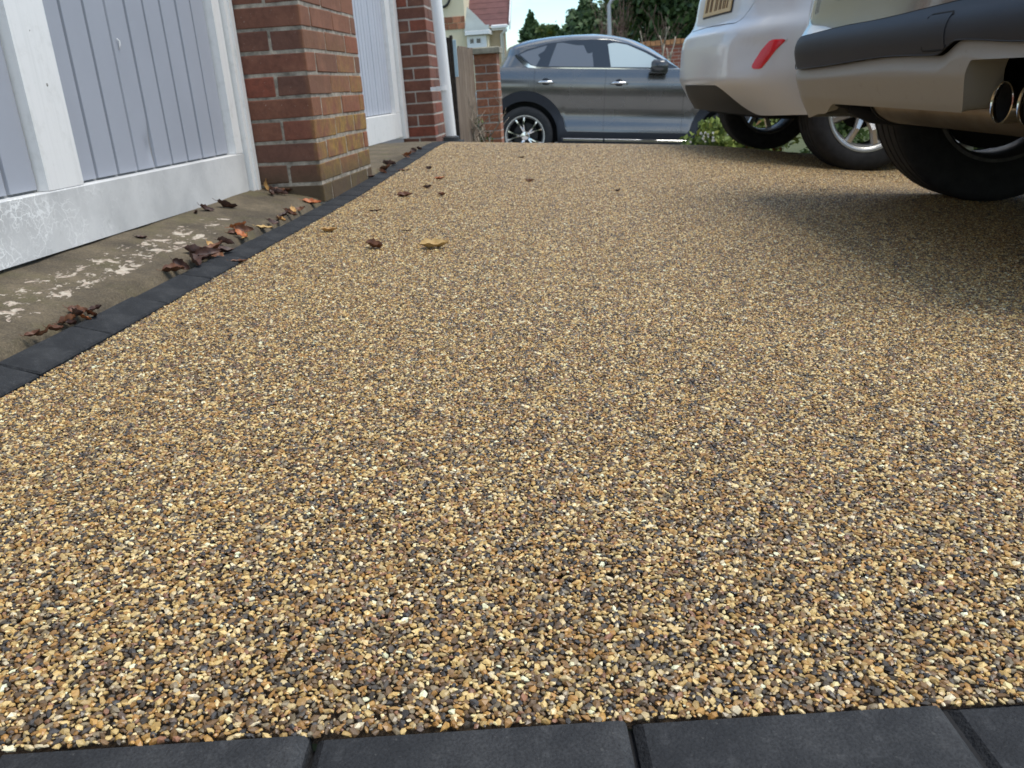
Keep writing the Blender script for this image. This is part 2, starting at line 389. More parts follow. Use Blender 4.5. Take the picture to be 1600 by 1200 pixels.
# ------------------------------------------------------------------ resin-bound gravel
STONE_COL = np.array([(0.58, 0.415, 0.165), (0.48, 0.315, 0.105), (0.67, 0.51, 0.25), (0.345, 0.178, 0.046), (0.42, 0.238, 0.066),
                      (0.20, 0.108, 0.036), (0.118, 0.070, 0.030), (0.055, 0.044, 0.031), (0.033, 0.032, 0.031), (0.19, 0.148, 0.085),
                      (0.26, 0.125, 0.068), (0.76, 0.64, 0.41), (0.095, 0.062, 0.042), (0.26, 0.20, 0.115)])
STONE_W = np.array([.12, .10, .08, .090, .08, .12, .12, .09, .06, .06, .025, .035, .02, .05]); STONE_W = STONE_W / STONE_W.sum()
def pack(w, h, n_try, seed, periodic=True):
    """dart throwing on a torus with a size for each stone, large ones first"""
    rg = np.random.default_rng(seed); cell = 0.0068
    nx, ny = max(1, int(w / cell)), max(1, int(h / cell)); gr = {}
    sizes = np.sort(np.clip(rg.lognormal(math.log(0.00152), 0.36, n_try), 0.0008, 0.0035))[::-1]
    px = rg.random(n_try) * w; py = rg.random(n_try) * h; out = []
    for r, x, y in zip(sizes, px, py):
        i, j = int(x / w * nx) % nx, int(y / h * ny) % ny; ok = True
        for a in (-1, 0, 1):
            for b in (-1, 0, 1):
                for (x2, y2, r2) in gr.get(((i + a) % nx, (j + b) % ny), ()):
                    dx = abs(x - x2); dy = abs(y - y2)
                    if periodic: dx = min(dx, w - dx); dy = min(dy, h - dy)
                    if dx * dx + dy * dy < (0.74 * (r + r2)) ** 2: ok = False; break
                if not ok: break
            if not ok: break
        if ok: gr.setdefault((i, j), []).append((x, y, r)); out.append((x, y, r))
    return np.array(out)
def ico(sub):
    bm = bmesh.new(); bmesh.ops.create_icosphere(bm, subdivisions=sub, radius=1); v = np.array([x.co[:] for x in bm.verts]); bm.verts.index_update()
    f = np.array([[q.index for q in x.verts] for x in bm.faces]); bm.free(); return v, f
IV, IF = ico(1)
_low = IV[IF].mean(1)[:, 2] > -0.42; IF = IF[_low]
_use = np.unique(IF); _re = -np.ones(len(IV), int); _re[_use] = np.arange(len(_use)); IV = IV[_use]; IF = _re[IF]
def stones_mesh(st, seed):
    """vertices, faces, colours for a packed set of stones (x, y, r)"""
    rg = np.random.default_rng(seed); n = len(st)
    el = 1 + rg.random(n) ** 1.5 * 1.1; fl = 0.50 + rg.random(n) * 0.40
    rad = np.stack([st[:, 2] * np.sqrt(el) * 1.12, st[:, 2] / np.sqrt(el) * 1.12, st[:, 2] * fl], 1)
    lump = 1 + (rg.random((n, len(IV))) - 0.5) * 0.34
    q = IV[None] * lump[..., None] * 1.12
    for _ in range(6):                   # worn flat faces
        d = rg.normal(size=(n, 3)); d /= np.linalg.norm(d, axis=1, keepdims=True); h = 0.52 + rg.random(n) * 0.42
        dp = np.einsum('nvk,nk->nv', q, d); over = np.maximum(dp - h[:, None], 0); q = q - d[:, None, :] * (over * 0.9)[..., None]
    v = q * rad[:, None, :]
    tilt = (rg.random((n, 2)) - 0.5) * 0.9; yaw = rg.random(n) * 6.283
    cx, sx = np.cos(tilt[:, 0])[:, None], np.sin(tilt[:, 0])[:, None]; y, z = v[..., 1] * cx - v[..., 2] * sx, v[..., 1] * sx + v[..., 2] * cx
    cy, sy = np.cos(tilt[:, 1])[:, None], np.sin(tilt[:, 1])[:, None]; x, z = v[..., 0] * cy + z * sy, -v[..., 0] * sy + z * cy
    cz, sz = np.cos(yaw)[:, None], np.sin(yaw)[:, None]; x, y = x * cz - y * sz, x * sz + y * cz
    lift = (rg.random(n) - 0.5) * 0.0011 - st[:, 2] * 0.62 - 0.0002
    V = np.stack([x + st[:, 0:1], y + st[:, 1:2], z + lift[:, None]], -1)
    Fc = IF[None] + (np.arange(n) * len(IV))[:, None, None]
    c = STONE_COL[rg.choice(len(STONE_COL), n, p=STONE_W)] * (0.78 + rg.random((n, 1)) * 0.66)
    C = np.repeat(np.concatenate([np.clip(c, 0, 0.85), np.ones((n, 1))], 1)[:, None], len(IV), 1)
    return V.reshape(-1, 3), Fc.reshape(-1, 3), C.reshape(-1, 4)
def np_mesh(name, V, Fc, C, m, extra=None):
    me = bpy.data.meshes.new(name); ne = 0 if extra is None else len(extra)
    me.vertices.add(len(V) + ne); co = V if extra is None else np.concatenate([V, extra]); me.vertices.foreach_set('co', co.astype(np.float32).ravel())
    me.loops.add(len(Fc) * 3); me.loops.foreach_set('vertex_index', Fc.astype(np.int32).ravel())
    me.polygons.add(len(Fc)); me.polygons.foreach_set('loop_start', np.arange(0, len(Fc) * 3, 3, dtype=np.int32))
    me.polygons.foreach_set('use_smooth', np.zeros(len(Fc), bool)); me.update(calc_edges=True)
    a = me.attributes.new('stone_colour', 'FLOAT_COLOR', 'POINT'); cc = np.ones((len(co), 4), np.float32); cc[:len(V)] = C; a.data.foreach_set('color', cc.ravel())
    me.materials.append(m); return me
TILE = 0.25
tiles = []
for k in range(3):
    st = pack(TILE, TILE, 30000, 100 + k); st[:, :2] -= TILE / 2
    V, Fc, C = stones_mesh(st, 200 + k); tiles.append(bpy.data.objects.new('gravel_tile', np_mesh('gravel_tile', V, Fc, C, M['stone'])))
# the first rows behind the front blocks follow their slanting line, stone by stone
GY0 = 0.70
sets = []
st0 = pack(TILE, TILE, 30000, 301)
for ix in range(-4, 7):
    for iy in range(0, 3):
        q = st0.copy(); kx = (ix * 3 + iy * 5) % 4
        u, v = q[:, 0] - TILE / 2, q[:, 1] - TILE / 2
        for _ in range(kx): u, v = -v, u
        q[:, 0] = u + ix * TILE + TILE / 2; q[:, 1] = v + GY0 - (iy + 0.5) * TILE; sets.append(q)
st = np.concatenate(sets)
fy = FA.y + (st[:, 0] - FA.x) * (F_DIR.y / F_DIR.x)
keep = (st[:, 1] > fy - .0035) & (st[:, 0] > E_IN) & (st[:, 0] < 1.7)
st = st[keep]
V, Fc, C = stones_mesh(st, 77)
gzv = np.interp(V[:, 1], *BY) - np.interp(V[:, 1], *SYT) * V[:, 0]; V[:, 2] += gzv
print('near stones', len(st), 'tris', len(Fc), 'tile', len(tiles[0].data.polygons))
pts = []; rots = []; idx = []
for iy in range(int((7.2 - GY0) / TILE)):
    for ix in range(0, 26):
        x = E_IN + 0.002 + (ix + 0.5) * TILE; y = GY0 - 0.0035 + (iy + 0.5) * TILE
        if x > 3.4 or (x > 1.6 and y < .7): continue
        pts.append((x, y, gz(x, y) + 0.0)); nrm = gnormal(x, y, TILE / 2)
        tx = (Vector((1, 0, 0)) - nrm * nrm.x).normalized(); ty = nrm.cross(tx)
        rots.append((Matrix((tx, ty, nrm)).transposed() @ Matrix.Rotation(random.randrange(4) * math.pi / 2, 3, 'Z')).to_euler()[:])
        idx.append(random.randrange(3))
pts = np.array(pts)
me = np_mesh('gravel', V, Fc, C, M['stone'], pts); nv = len(V)
for nm, typ, dat, key in (('tile_rot', 'FLOAT_VECTOR', np.array(rots, np.float32), 'vector'), ('tile_no', 'INT', np.array(idx, np.int32) + 1, 'value')):
    a = me.attributes.new(nm, typ, 'POINT'); full = np.zeros((nv + len(pts), 3) if key == 'vector' else nv + len(pts), dat.dtype); full[nv:] = dat; a.data.foreach_set(key, full.ravel())
gravel = tag(link('gravel', me), 'tan brown and charcoal resin bound gravel surface of the driveway', 'gravel', kind='stuff')
ng = bpy.data.node_groups.new('gravel_spread', 'GeometryNodeTree')
ng.interface.new_socket('Geometry', in_out='INPUT', socket_type='NodeSocketGeometry'); ng.interface.new_socket('Geometry', in_out='OUTPUT', socket_type='NodeSocketGeometry')
gi = ng.nodes.new('NodeGroupInput'); go = ng.nodes.new('NodeGroupOutput'); jn = ng.nodes.new('GeometryNodeJoinGeometry')
def nattr(nm, typ): n = ng.nodes.new('GeometryNodeInputNamedAttribute'); n.data_type = typ; n.inputs[0].default_value = nm; return n.outputs[0]
for k in range(3):
    cmp_ = ng.nodes.new('FunctionNodeCompare'); cmp_.data_type = 'INT'; cmp_.operation = 'EQUAL'
    ins = [s for s in cmp_.inputs if s.type == 'INT']; ng.links.new(nattr('tile_no', 'INT'), ins[0]); ins[1].default_value = k + 1
    oi = ng.nodes.new('GeometryNodeObjectInfo'); oi.inputs[0].default_value = tiles[k]
    ip = ng.nodes.new('GeometryNodeInstanceOnPoints'); ng.links.new(gi.outputs[0], ip.inputs['Points']); ng.links.new(oi.outputs['Geometry'], ip.inputs['Instance'])
    ng.links.new(cmp_.outputs[0], ip.inputs['Selection'])
    e2r = ng.nodes.new('FunctionNodeEulerToRotation'); ng.links.new(nattr('tile_rot', 'FLOAT_VECTOR'), e2r.inputs[0]); ng.links.new(e2r.outputs[0], ip.inputs['Rotation'])
    ng.links.new(ip.outputs[0], jn.inputs[0])
ng.links.new(gi.outputs[0], jn.inputs[0]); ng.links.new(jn.outputs[0], go.inputs[0])
gravel.modifiers.new('spread', 'NODES').node_group = ng

# ------------------------------------------------------------------ block edging and front row of blocks (pieces of the paving)
edging = grid_sheet('block_edging', [E_OUT - .004, E_IN + .004], np.linspace(-1.2, 6.6, 70), lambda x, y: gz(E_IN, y) + (0.012 if x < -0.96 else 0.0) * sstep((y - 0.6) / 2) - 0.011, M['joint'], 'structure')
BL = 0.215
def lip_h(y): return .017 * (1 - sstep((y - 1.0) / 1.7))      # the nearest blocks tip up towards the garage
y0 = 1.416 - BL * 12
def block_mesh(l, w, h, c, seed):
    rr = random.Random(seed); mb = MB(); mb.cbox(-w / 2, w / 2, -l / 2, l / 2, -h, 0.0, c); return mb
bmesh_e = None
for i in range(38):
    ya = y0 + i * BL
    if ya > 6.4: break
    yc = ya + BL / 2; xm = (E_IN + E_OUT) / 2
    if bmesh_e is None: ob = block_mesh(BL - .003, E_IN - E_OUT - .002, .06, .003, 1).build('edging_block', M['block'], edging); bmesh_e = ob.data
    else: ob = link('edging_block', bmesh_e, edging)
    zc = gz(xm, yc); sl = (gz(xm, yc + .1) - gz(xm, yc - .1)) / .2
    ob.location = (xm, yc, zc + random.uniform(-.0006, .0012) + 0.002 + lip_h(yc) / 2); ob.rotation_euler = (math.atan(sl), random.uniform(-.01, .01) + R(3) + lip_h(yc) / .08, random.uniform(-.006, .006))
front = thing('front_paving', None, None, kind='structure')
J = [at_ground(490, 1142), at_ground(990, 1112), at_ground(1470, 1095)]
FW = 0.105
fm = Matrix.Translation((FA.x, FA.y, 0)) @ Matrix(((F_DIR.x, F_NOR.x, 0, 0), (F_DIR.y, F_NOR.y, 0, 0), (0, 0, 1, 0), (0, 0, 0, 1)))
us = [(j - FA).dot(F_DIR) for j in J]; LF = (us[2] - us[0]) / 2
b = MB().box(-4 * LF, 5 * LF, -FW - .01, -0.001, -0.07, -0.014, fm)
bed = b.build('joint_bed', M['joint'], front); bed.location.z = gz(0, .4)
for i in range(-4, 5):
    xc = (i + .5) * LF
    ob = MB().cbox(-LF / 2 + .0022, LF / 2 - .0022, -FW + .0, -.0015, -.06, 0.0, .0065).build('paving_block', M['block'], front, bevel=0.0)
    ob.matrix_world = fm @ Matrix.Translation((xc, 0, 0)) @ Matrix.Rotation(random.uniform(-.006, .006), 4, 'Z')
    p = ob.matrix_world.translation; ob.matrix_world = Matrix.Translation((0, 0, gz(p.x, p.y) + random.uniform(-.0006, .0008) + .0005)) @ ob.matrix_world @ Matrix.Rotation(random.uniform(-.006, .006) + math.atan(gz(p.x + .1, p.y) - gz(p.x - .1, p.y)) * 0, 4, 'Y')

# concrete apron between edging and garage
def apron_z(x, y):
    if x > E_OUT + .004: return gz(E_OUT, y) - .06
    t = (E_OUT - x) / 0.22
    return gz(E_OUT, y) + lip_h(y) * max(0, 1 - t / 2.4) + 0.004 * sstep((y - .6) / 2) + lerp_tab(y, [1, 3, 4, 5], [.068, .056, .018, .004]) * min(1.2, max(0, t)) ** 0.85 + 0.004 * mnoise.noise(Vector((x * 9, y * 9, 0)))
grid_sheet('apron', np.linspace(E_OUT + 0.006, -1.75, 24), np.linspace(-1.2, 6.3, 150), apron_z, M['apron'], 'structure')

# ------------------------------------------------------------------ brickwork
def brick_variants(l, h, d, n=4, seed=0):
    out = []
    for k in range(n):
        rr = random.Random(seed + k); bm = bmesh.new(); bmesh.ops.create_cube(bm, size=1)
        for v in bm.verts: v.co = Vector((v.co.x * d, v.co.y * l, v.co.z * h)) + Vector([rr.uniform(-.0012, .0012) for _ in range(3)])
        bmesh.ops.bevel(bm, geom=list(bm.edges), offset=0.0028, segments=1, affect='EDGES')
        for v in bm.verts: v.co += Vector([rr.uniform(-.0008, .0008) for _ in range(3)])
        me = bpy.data.meshes.new('brick'); bm.to_mesh(me); bm.free(); out.append(me)
    return out
class Pier:
    """a square-cornered brick pier: stretchers alternate round the corner; x0 < x1, y0 < y1"""
    def __init__(s, root, x0, x1, y0, y1, z0, course, m, mm, back=0.004, faces='SE'):
        back = 0.0028
        s.root, s.x0, s.x1, s.y0, s.y1, s.z0, s.c, s.m = root, x0, x1, y0, y1, z0, course, m
        s.bh = course - 0.0105; s.lib = {}; s.faces = faces; s.mm = mm; s.back = back
    def piece(s, cx, cy, cz, dx, dy, rnd):
        key = (round(dx, 3), round(dy, 3))
        if key not in s.lib:
            s.lib[key] = brick_variants(dy, s.bh, dx, 4, hash(key) % 1000)
            for me in s.lib[key]: me.materials.append(s.m)
        o = link('brick', rnd.choice(s.lib[key]), s.root)
        o.location = (cx + rnd.uniform(-.0012, .0012), cy + rnd.uniform(-.0012, .0012), cz + rnd.uniform(-.001, .001))
        o.rotation_euler = (rnd.uniform(-.004, .004), rnd.uniform(-.004, .004), rnd.uniform(-.005, .005)); return o
    def row(s, i, rnd, j=0.010):
        """one course: bricks along the south face (x) and along the east face (y)"""
        z = s.z0 + (i + .5) * s.c; W_ = s.x1 - s.x0; D_ = s.y1 - s.y0; t = 0.1025 * s.c / .075; L = (W_ if W_ < .3 else .215)
        if i % 2 == 0:                     # stretcher on the south face, header on the east
            s.piece((s.x0 + s.x1) / 2, s.y0 + t / 2, z, W_, t, rnd); y = s.y0 + t + j
            if 'E' in s.faces:
                while y < s.y1 - 0.02:
                    l = min(L, s.y1 - y)
                    if s.y1 - y - l < 0.05: l = s.y1 - y
                    s.piece(s.x1 - t / 2, y + l / 2, z, t, l, rnd); y += l + j
            if 'W' in s.faces: pass
        else:
            hw = (W_ - j) / 2; l = min(L, D_)
            s.piece(s.x0 + hw / 2, s.y0 + t / 2, z, hw, t, rnd); y = s.y0
            while y < s.y1 - 0.02:
                l = min(L, s.y1 - y)
                if s.y1 - y - l < 0.05: l = s.y1 - y
                if y == s.y0 or 'E' in s.faces: s.piece(s.x1 - hw / 2, y + l / 2, z, hw, l, rnd)
                y += l + j
    def core(s, ztop, bot=-0.03):
        b = s.back
        return MB().box(s.x0 + b, s.x1 - b, s.y0 + b, s.y1 + .0, s.z0 + bot, ztop).build('mortar', s.mm, s.root)
    def high(s, i0, i1, rnd):
        """courses above the picture, joined"""
        mb = MB(); b = .0
        for i in range(i0, i1):
            z = s.z0 + i * s.c; n = 1 if i % 2 == 0 else 2; w = (s.x1 - s.x0 - .01 * (n - 1)) / n
            for k in range(n): mb.box(s.x0 + k * (w + .01), s.x0 + k * (w + .01) + w, s.y0, s.y0 + .1, z, z + s.bh)
            y = s.y0 + .112
            while y < s.y1 - .03: l = min(.215, s.y1 - y); mb.box(s.x1 - .1, s.x1, y, y + l, z, z + s.bh); y += l + .01
        return tag(mb.build('brickwork', s.m, s.root), kind='stuff')
CO = 0.0735
rnd = random.Random(5)
# near pier: corner edge at X = -1.0, Y = 2.98
t = thing('brick_pier', 'mottled red brick pier with yellow-green lichen between the two garage doors', 'pier')
zc = at(658 / 4 + 340, 1145 / 4, 2.98).z
p1 = Pier(t, -1.243, -1.0, 2.98, 3.66, zc - CO * 1.0, 0.0745, M['brick'], M['mortar'])
for i in range(0, 11): p1.row(i, rnd)
p1.core(zc + CO * 30); p1.high(11, 30, rnd)
t2 = thing('brick_pier', 'red brick pier at the far end of the garage behind the white downpipe', 'pier')
zb = at(340 + 1260 / 4, 860 / 4, 5.88).z
p2 = Pier(t2, -1.356, -1.128, 5.88, 6.30, zb, 0.0750, M['brick_plain'], M['mortar_pale'])
for i in range(-1, 13): p2.row(i, rnd)
p2.core(zb + 2.25, -.12); p2.high(13, 30, rnd)
t3 = thing('gate_pillar', 'orange brick gate pillar with flat coping stone beside the wooden fence', 'pillar')
zp = at(744, 204, 8.3).z - .16
p3 = Pier(t3, -1.165, -0.948, 8.3, 8.52, zp, 0.0745, M['brick_orange'], M['mortar_pale'])
ztop = at(755, 80, 8.3).z; nr = int((ztop - .10 - zp) / .0745)
for i in range(0, nr): p3.row(i, rnd)
p3.core(zp + nr * .0745 + .10)
o = p3.piece(-1.0565, 8.35, zp + nr * .0745 + .05, .217, .1, rnd); o.scale.z = 1.45
p3.piece(-.998, 8.465, zp + nr * .0745 + .05, .1, .1, rnd).scale.z = 1.45
MB().cbox(-1.30, -.915, 8.25, 8.57, zp + nr * .0745 + .10, zp + nr * .0745 + .155, .008).build('coping', M['coping'], t3)

# ------------------------------------------------------------------ garage doors
def garage_door(label, xf, ya, yb, z0, mulls, nb, frame_y, boards_m, tilt=0.0, crazed=False, top=2.1, dent=None, rail=.135, stile=.10):
    """up-and-over door: white rails, stiles and mullions with grooved boards set back between them; front plane x = xf"""
    d = thing('garage_door', label, 'garage door'); mw = M['white_wood']
    zr = z0 + rail
    MB().cbox(xf - .04, xf, ya, yb, z0, zr, .003).build('bottom_rail', M['crazed'] if crazed else mw, d)
    MB().cbox(xf - .04, xf, ya, yb, top - .12, top, .003).build('top_rail', mw, d)
    st = []
    for (a, b) in [(ya, ya + stile), (yb - stile, yb)]: st.append((a, b)); MB().cbox(xf - .04, xf - .0005, a, b, zr + .001, top - .121, .003).build('stile', mw, d)
    for (a, b) in mulls: MB().cbox(xf - .032, xf - .002, a, b, zr + .001, top - .121, .003).build('mullion', mw, d)
    edges = sorted([(ya, ya + stile)] + mulls + [(yb - stile, yb)])
    MB().box(xf - .075, xf - .0345, ya + .02, yb - .02, z0 + .02, top - .02).build('backing', M['groove'], d)
    for (a, b), (c, e) in zip(edges[:-1], edges[1:]):
        n = max(1, round((c - b) / nb)); w = (c - b) / n
        for k in range(n):
            y0, y1 = b + k * w + w * .045, b + (k + 1) * w - w * .045; rr = random.Random(k + int(b * 100))
            bm = bmesh.new(); nz = 40
            is_d = dent and y0 < dent[0] < y1
            zs = list(np.linspace(zr + .006, zr + .25, 40 if is_d else 2)) + [zr + .27, top - .125]
            gw = .0022; ysn = list(np.linspace(y0 + gw + .003, y1 - gw - .003, 14 if is_d else 2)); ysn = [y0, y0 + gw * .55, y0 + gw, y0 + gw + .0012] + ysn + [y1 - gw - .0012, y1 - gw, y1 - gw * .55, y1]
            off = [-.010, -.0012, -.0002] + [0] * (len(ysn) - 6) + [-.0002, -.0012, -.010]
            rows = []
            for z in zs:
                r_ = []
                for y, of in zip(ysn, off):
                    dx = 0
                    if is_d:
                        q = ((y - dent[0]) / .026) ** 2 + ((z - dent[1]) / .040) ** 2; ridge = abs((y - dent[0]) * .9 + (z - dent[1]) * .45) / .012
                        dx = -.009 * math.exp(-q) + .0035 * math.exp(-ridge ** 2 - q * .5)
                    r_.append(bm.verts.new((xf - .026 + of + dx, y, z)))
                rows.append(r_)
            for r0, r1 in zip(rows[:-1], rows[1:]):
                for i in range(len(r0) - 1):
                    f = bm.faces.new((r0[i], r0[i + 1], r1[i + 1], r1[i])); f.smooth = bool(is_d)
            geo = [bm.verts.new(v.co) for v in rows[0]]
            lo = [bm.verts.new((xf - .040, v.co.y, v.co.z)) for v in geo]
            for i in range(len(geo) - 1): bm.faces.new((geo[i + 1], geo[i], lo[i], lo[i + 1]))
            bmesh.ops.recalc_face_normals(bm, faces=bm.faces)
            me = bpy.data.meshes.new('board'); bm.to_mesh(me); bm.free(); me.materials.append(boards_m)
            ob = link('board', me, d); ob.location.x = rr.uniform(-.0008, .0008)
            if is_d: ob['label'] = 'board with a small dent near its foot'
    return d
D1X = -1.250
zd = 0.080
d1 = garage_door('near white framed garage door with blue-grey grooved boards and crazed bottom rail', D1X, 0.62, 2.913, zd, [(1.815, 1.952)], .1035, 0, M['board'], crazed=True, dent=(2.345, .275), stile=.057)
# cable clip of flaked paint on one board
f_ = atx(184.5, 68, D1X - .0245); MB().tube([f_ + Vector((.001, -.004, .012)), f_ + Vector((.003, .003, .006)), f_ + Vector((.003, .002, -.004)), f_ + Vector((.001, -.001, -.014))], [.0012, .002, .0022, .001], 8).build('paint_drip', M['white_wood'], d1, smooth=True)
D2X = -1.335
d2 = garage_door('far white framed garage door with pale grooved boards between the brick piers', D2X, 3.70, 5.765, at(625, 216, 5.75).z + .008, [(4.35, 4.47)], .068, 0, M['board2'], rail=.155, stile=.125)
# timber door frames
def door_frame(label, xa, xb, ya, yb, zlo, top):
    f = thing('door_frame', label, 'door frame')
    for (a, b) in (ya, yb):
        MB().cbox(xa, xb, a, b, zlo, top, .004).build('jamb', M['white_wood'], f)
    MB().cbox(xa, xb, ya[0], yb[1], top + .002, top + .09, .004).build('head', M['white_wood'], f)
    return f
df = door_frame('white timber frame round the near garage door with chipped paint at its foot', -1.30, -1.236, (.53, .612), (2.921, 2.974), gz(-1, 2.9) + .058, 2.12)
MB().cbox(-1.2355, -1.229, 2.945, 2.972, gz(-1, 2.9) + .060, 2.12, .003).build('bead', M['white_wood'], df)
door_frame('white timber frame round the far garage door', -1.40, -1.312, (3.662, 3.695), (5.772, 5.868), gz(-1.1, 5.8) + .058, 2.12)
fb = thing('fascia', 'white fascia board above the garage doors', 'fascia')
MB().cbox(-1.42, -1.22, .4, 6.3, 2.36, 2.56, .004).build('board', M['white_wood'], fb)
gr = thing('garage_roof', 'flat dark garage roof above the brick piers', 'roof')
MB().box(-4.5, -1.15, .2, 6.5, 2.562, 2.64).build('deck', M['dark'], gr)
gw = thing('garage_wall', 'brick wall of the garage beside the nearer door frame', 'wall')
MB().box(-1.5, -1.20, -1.2, .525, -.1, 2.35).build('wall', M['brick_plain'], gw)

# ------------------------------------------------------------------ downpipe
dp = thing('downpipe', 'white plastic downpipe with a bracket at the corner of the garage', 'downpipe')
pa, pb = at(681.5, 0, 5.78), at(705, 213, 5.80); dirn = (pa - pb) / (pa.z - pb.z)
PR = .036
MB().tube([pb + dirn * .0, pb + dirn * 2.2], PR, 24).build('pipe', M['white_pvc'], dp, smooth=False, auto=R(40))
bk = at(692.5, 138, 5.79)
MB().lathe([(PR + .001, -.014), (PR + .008, -.014), (PR + .008, .014), (PR + .001, .014)], 28, 'z', bk).box(bk.x - .085, bk.x - .03, bk.y - .008, bk.y + .03, bk.z - .012, bk.z + .012).build('bracket', M['white_pvc'], dp, auto=R(35))
MB().lathe([(PR + .02, -.055), (PR + .02, -.005), (PR + .004, .004), (PR + .002, .004)], 28, 'z', (pb.x, pb.y, pb.z)).box(pb.x - .075, pb.x + .075, pb.y - .075, pb.y + .075, pb.z - .09, pb.z - .03).build('drain_collar', M['grey_pvc'], dp, auto=R(35))

# ------------------------------------------------------------------ wooden fence and its post
fe = thing('wooden_fence', 'weathered brown close-boarded fence between the downpipe and the brick pillar', 'fence')
fa, fbb = Vector((-1.245, 7.35, 0)), Vector((-1.17, 8.22, 0)); nbd = 9
for k in range(nbd):
    q = fa.lerp(fbb, (k + .5) / nbd); L = (fbb - fa).length / nbd; a = math.atan2(fbb.y - fa.y, fbb.x - fa.x)
    zt = at(728, 70 + k * .9, q.y).z + random.uniform(-.012, .012); zl = gz(q.x, q.y) - .05
    ob = MB().cbox(-L * .6, L * .6, -.006, .006, 0, zt - zl, .002).build('board', M['timber'], fe)
    ob.location = (q.x + .008 * (k % 2), q.y, zl); ob.rotation_euler = (0, random.uniform(-.006, .006), a - R(4))
for zz in (.25, .62): MB().box(-.02, .02, -.55, .55, -.02, .02).build('rail', M['timber'], fe).matrix_world = Matrix.Translation(((fa.x + fbb.x) / 2 - .045, (fa.y + fbb.y) / 2, zz)) @ Matrix.Rotation(a - math.pi / 2, 4, 'Z')
gt = thing('fence_end', 'dark brown end of a timber fence with jagged board tops behind the downpipe', 'fence')
q0 = at(696, 60, 7.0); q1 = at(705.5, 60, 7.0)
for k in range(4):
    w = (q1.x - q0.x + .05) / 4; x = q0.x - .05 + k * w
    MB().cbox(x + .001, x + w - .001, 7.0 + k * .012, 7.03 + k * .012, gz(-1.2, 7) - .05, at(700, 54 + (k * 7 % 5), 7.0).z, .002).build('board', M['dark_timber'], gt)
sp_ = at(709, 62, 7.05); sb_ = at(711.5, 120, 7.05)
bs = MB().cbox(sp_.x - .013, sp_.x + .016, 7.04, 7.055, sb_.z, sp_.z, .003).build('plastic_strip', M['blue_strip']); tag(bs, 'pale blue plastic strip fixed upright on the timber fence', 'strip')
bs.rotation_euler = (0, 0, 0)

# ------------------------------------------------------------------ foliage helpers
def leaf_mat(name, dark, light, extra=None, trans=0.25):
    m = mat(name, light, 0.55); g = G(m)
    rp = N(g.t, 'ShaderNodeNewGeometry').outputs['Random Per Island']
    stops = [(0.0, dark), (0.75, light)] + ([(0.9, light), (1.0, extra)] if extra else [(1.0, light)])
    c = g.ramp(rp, stops); g.col(c); g.b.inputs['Specular IOR Level'].default_value = 0.3
    tr = N(g.t, 'ShaderNodeBsdfTranslucent'); g.l(c, tr.inputs[0]); mxs = N(g.t, 'ShaderNodeMixShader'); mxs.inputs[0].default_value = trans
    out = [n for n in g.t.nodes if n.type == 'OUTPUT_MATERIAL'][0]
    g.l(g.b.outputs[0], mxs.inputs[1]); g.l(tr.outputs[0], mxs.inputs[2]); g.l(mxs.outputs[0], out.inputs[0]); return m
M['fir'] = leaf_mat('conifer_foliage', (0.022, 0.048, 0.019), (0.095, 0.155, 0.06))
M['bright_leaf'] = leaf_mat('broad_leaf_foliage', (0.03, 0.06, 0.015), (0.10, 0.15, 0.04), (0.18, 0.17, 0.04))
M['variegated'] = leaf_mat('variegated_foliage', (0.05, 0.09, 0.02), (0.22, 0.28, 0.06), (0.50, 0.48, 0.12))
M['red_leaf'] = leaf_mat('red_tipped_foliage', (0.06, 0.09, 0.02), (0.20, 0.25, 0.06), (0.45, 0.09, 0.06))
M['bark'] = mat('bark', (0.09, 0.065, 0.05), 0.95, var=0.4, vscale=12, bump=0.6)
M['pale_bark'] = mat('pale_bark', (0.30, 0.25, 0.19), 0.9, var=0.3, vscale=14, bump=0.4)
M['twig'] = mat('brown_twigs', (0.15, 0.095, 0.08), 0.95, var=0.35, vscale=3)
M['galv'] = mat('galvanised_steel', (0.42, 0.43, 0.45), 0.45, metal=0.5)
def leaf_cloud(name, centers, radii, n, size, m, parent, rg, aspect=1.7, shell=0.5):
    """leaf-sized four-cornered blades spread through several lumps"""
    centers = np.array(centers, float); radii = np.array(radii, float)
    if radii.ndim == 1: radii = np.stack([radii] * 3, 1)
    vol = radii.prod(1) ** (2 / 3); k = rg.choice(len(centers), n, p=vol / vol.sum())
    d = rg.normal(size=(n, 3)); d /= np.linalg.norm(d, axis=1, keepdims=True)
    p = centers[k] + d * radii[k] * (shell + (1 - shell) * rg.random((n, 1)) ** 0.6) * (1 + 0.16 * rg.normal(size=(n, 1)))
    a = d + rg.normal(size=(n, 3)) * 0.7; a /= np.linalg.norm(a, axis=1, keepdims=True)
    b = np.cross(a, rg.normal(size=(n, 3))); b /= np.linalg.norm(b, axis=1, keepdims=True); c = np.cross(a, b)
    s = size * (0.6 + rg.random((n, 1)) * 0.8)
    V = np.stack([p - b * s * aspect / 2, p + c * s / 2 + a * s * .15, p + b * s * aspect / 2, p - c * s / 2 + a * s * .15], 1).reshape(-1, 3)
    me = bpy.data.meshes.new(name); me.vertices.add(len(V)); me.vertices.foreach_set('co', V.astype(np.float32).ravel())
    me.loops.add(4 * n); me.loops.foreach_set('vertex_index', np.arange(4 * n, dtype=np.int32)); me.polygons.add(n)
    me.polygons.foreach_set('loop_start', np.arange(0, 4 * n, 4, dtype=np.int32)); me.update(calc_edges=True); me.materials.append(m)
    return link(name, me, parent)
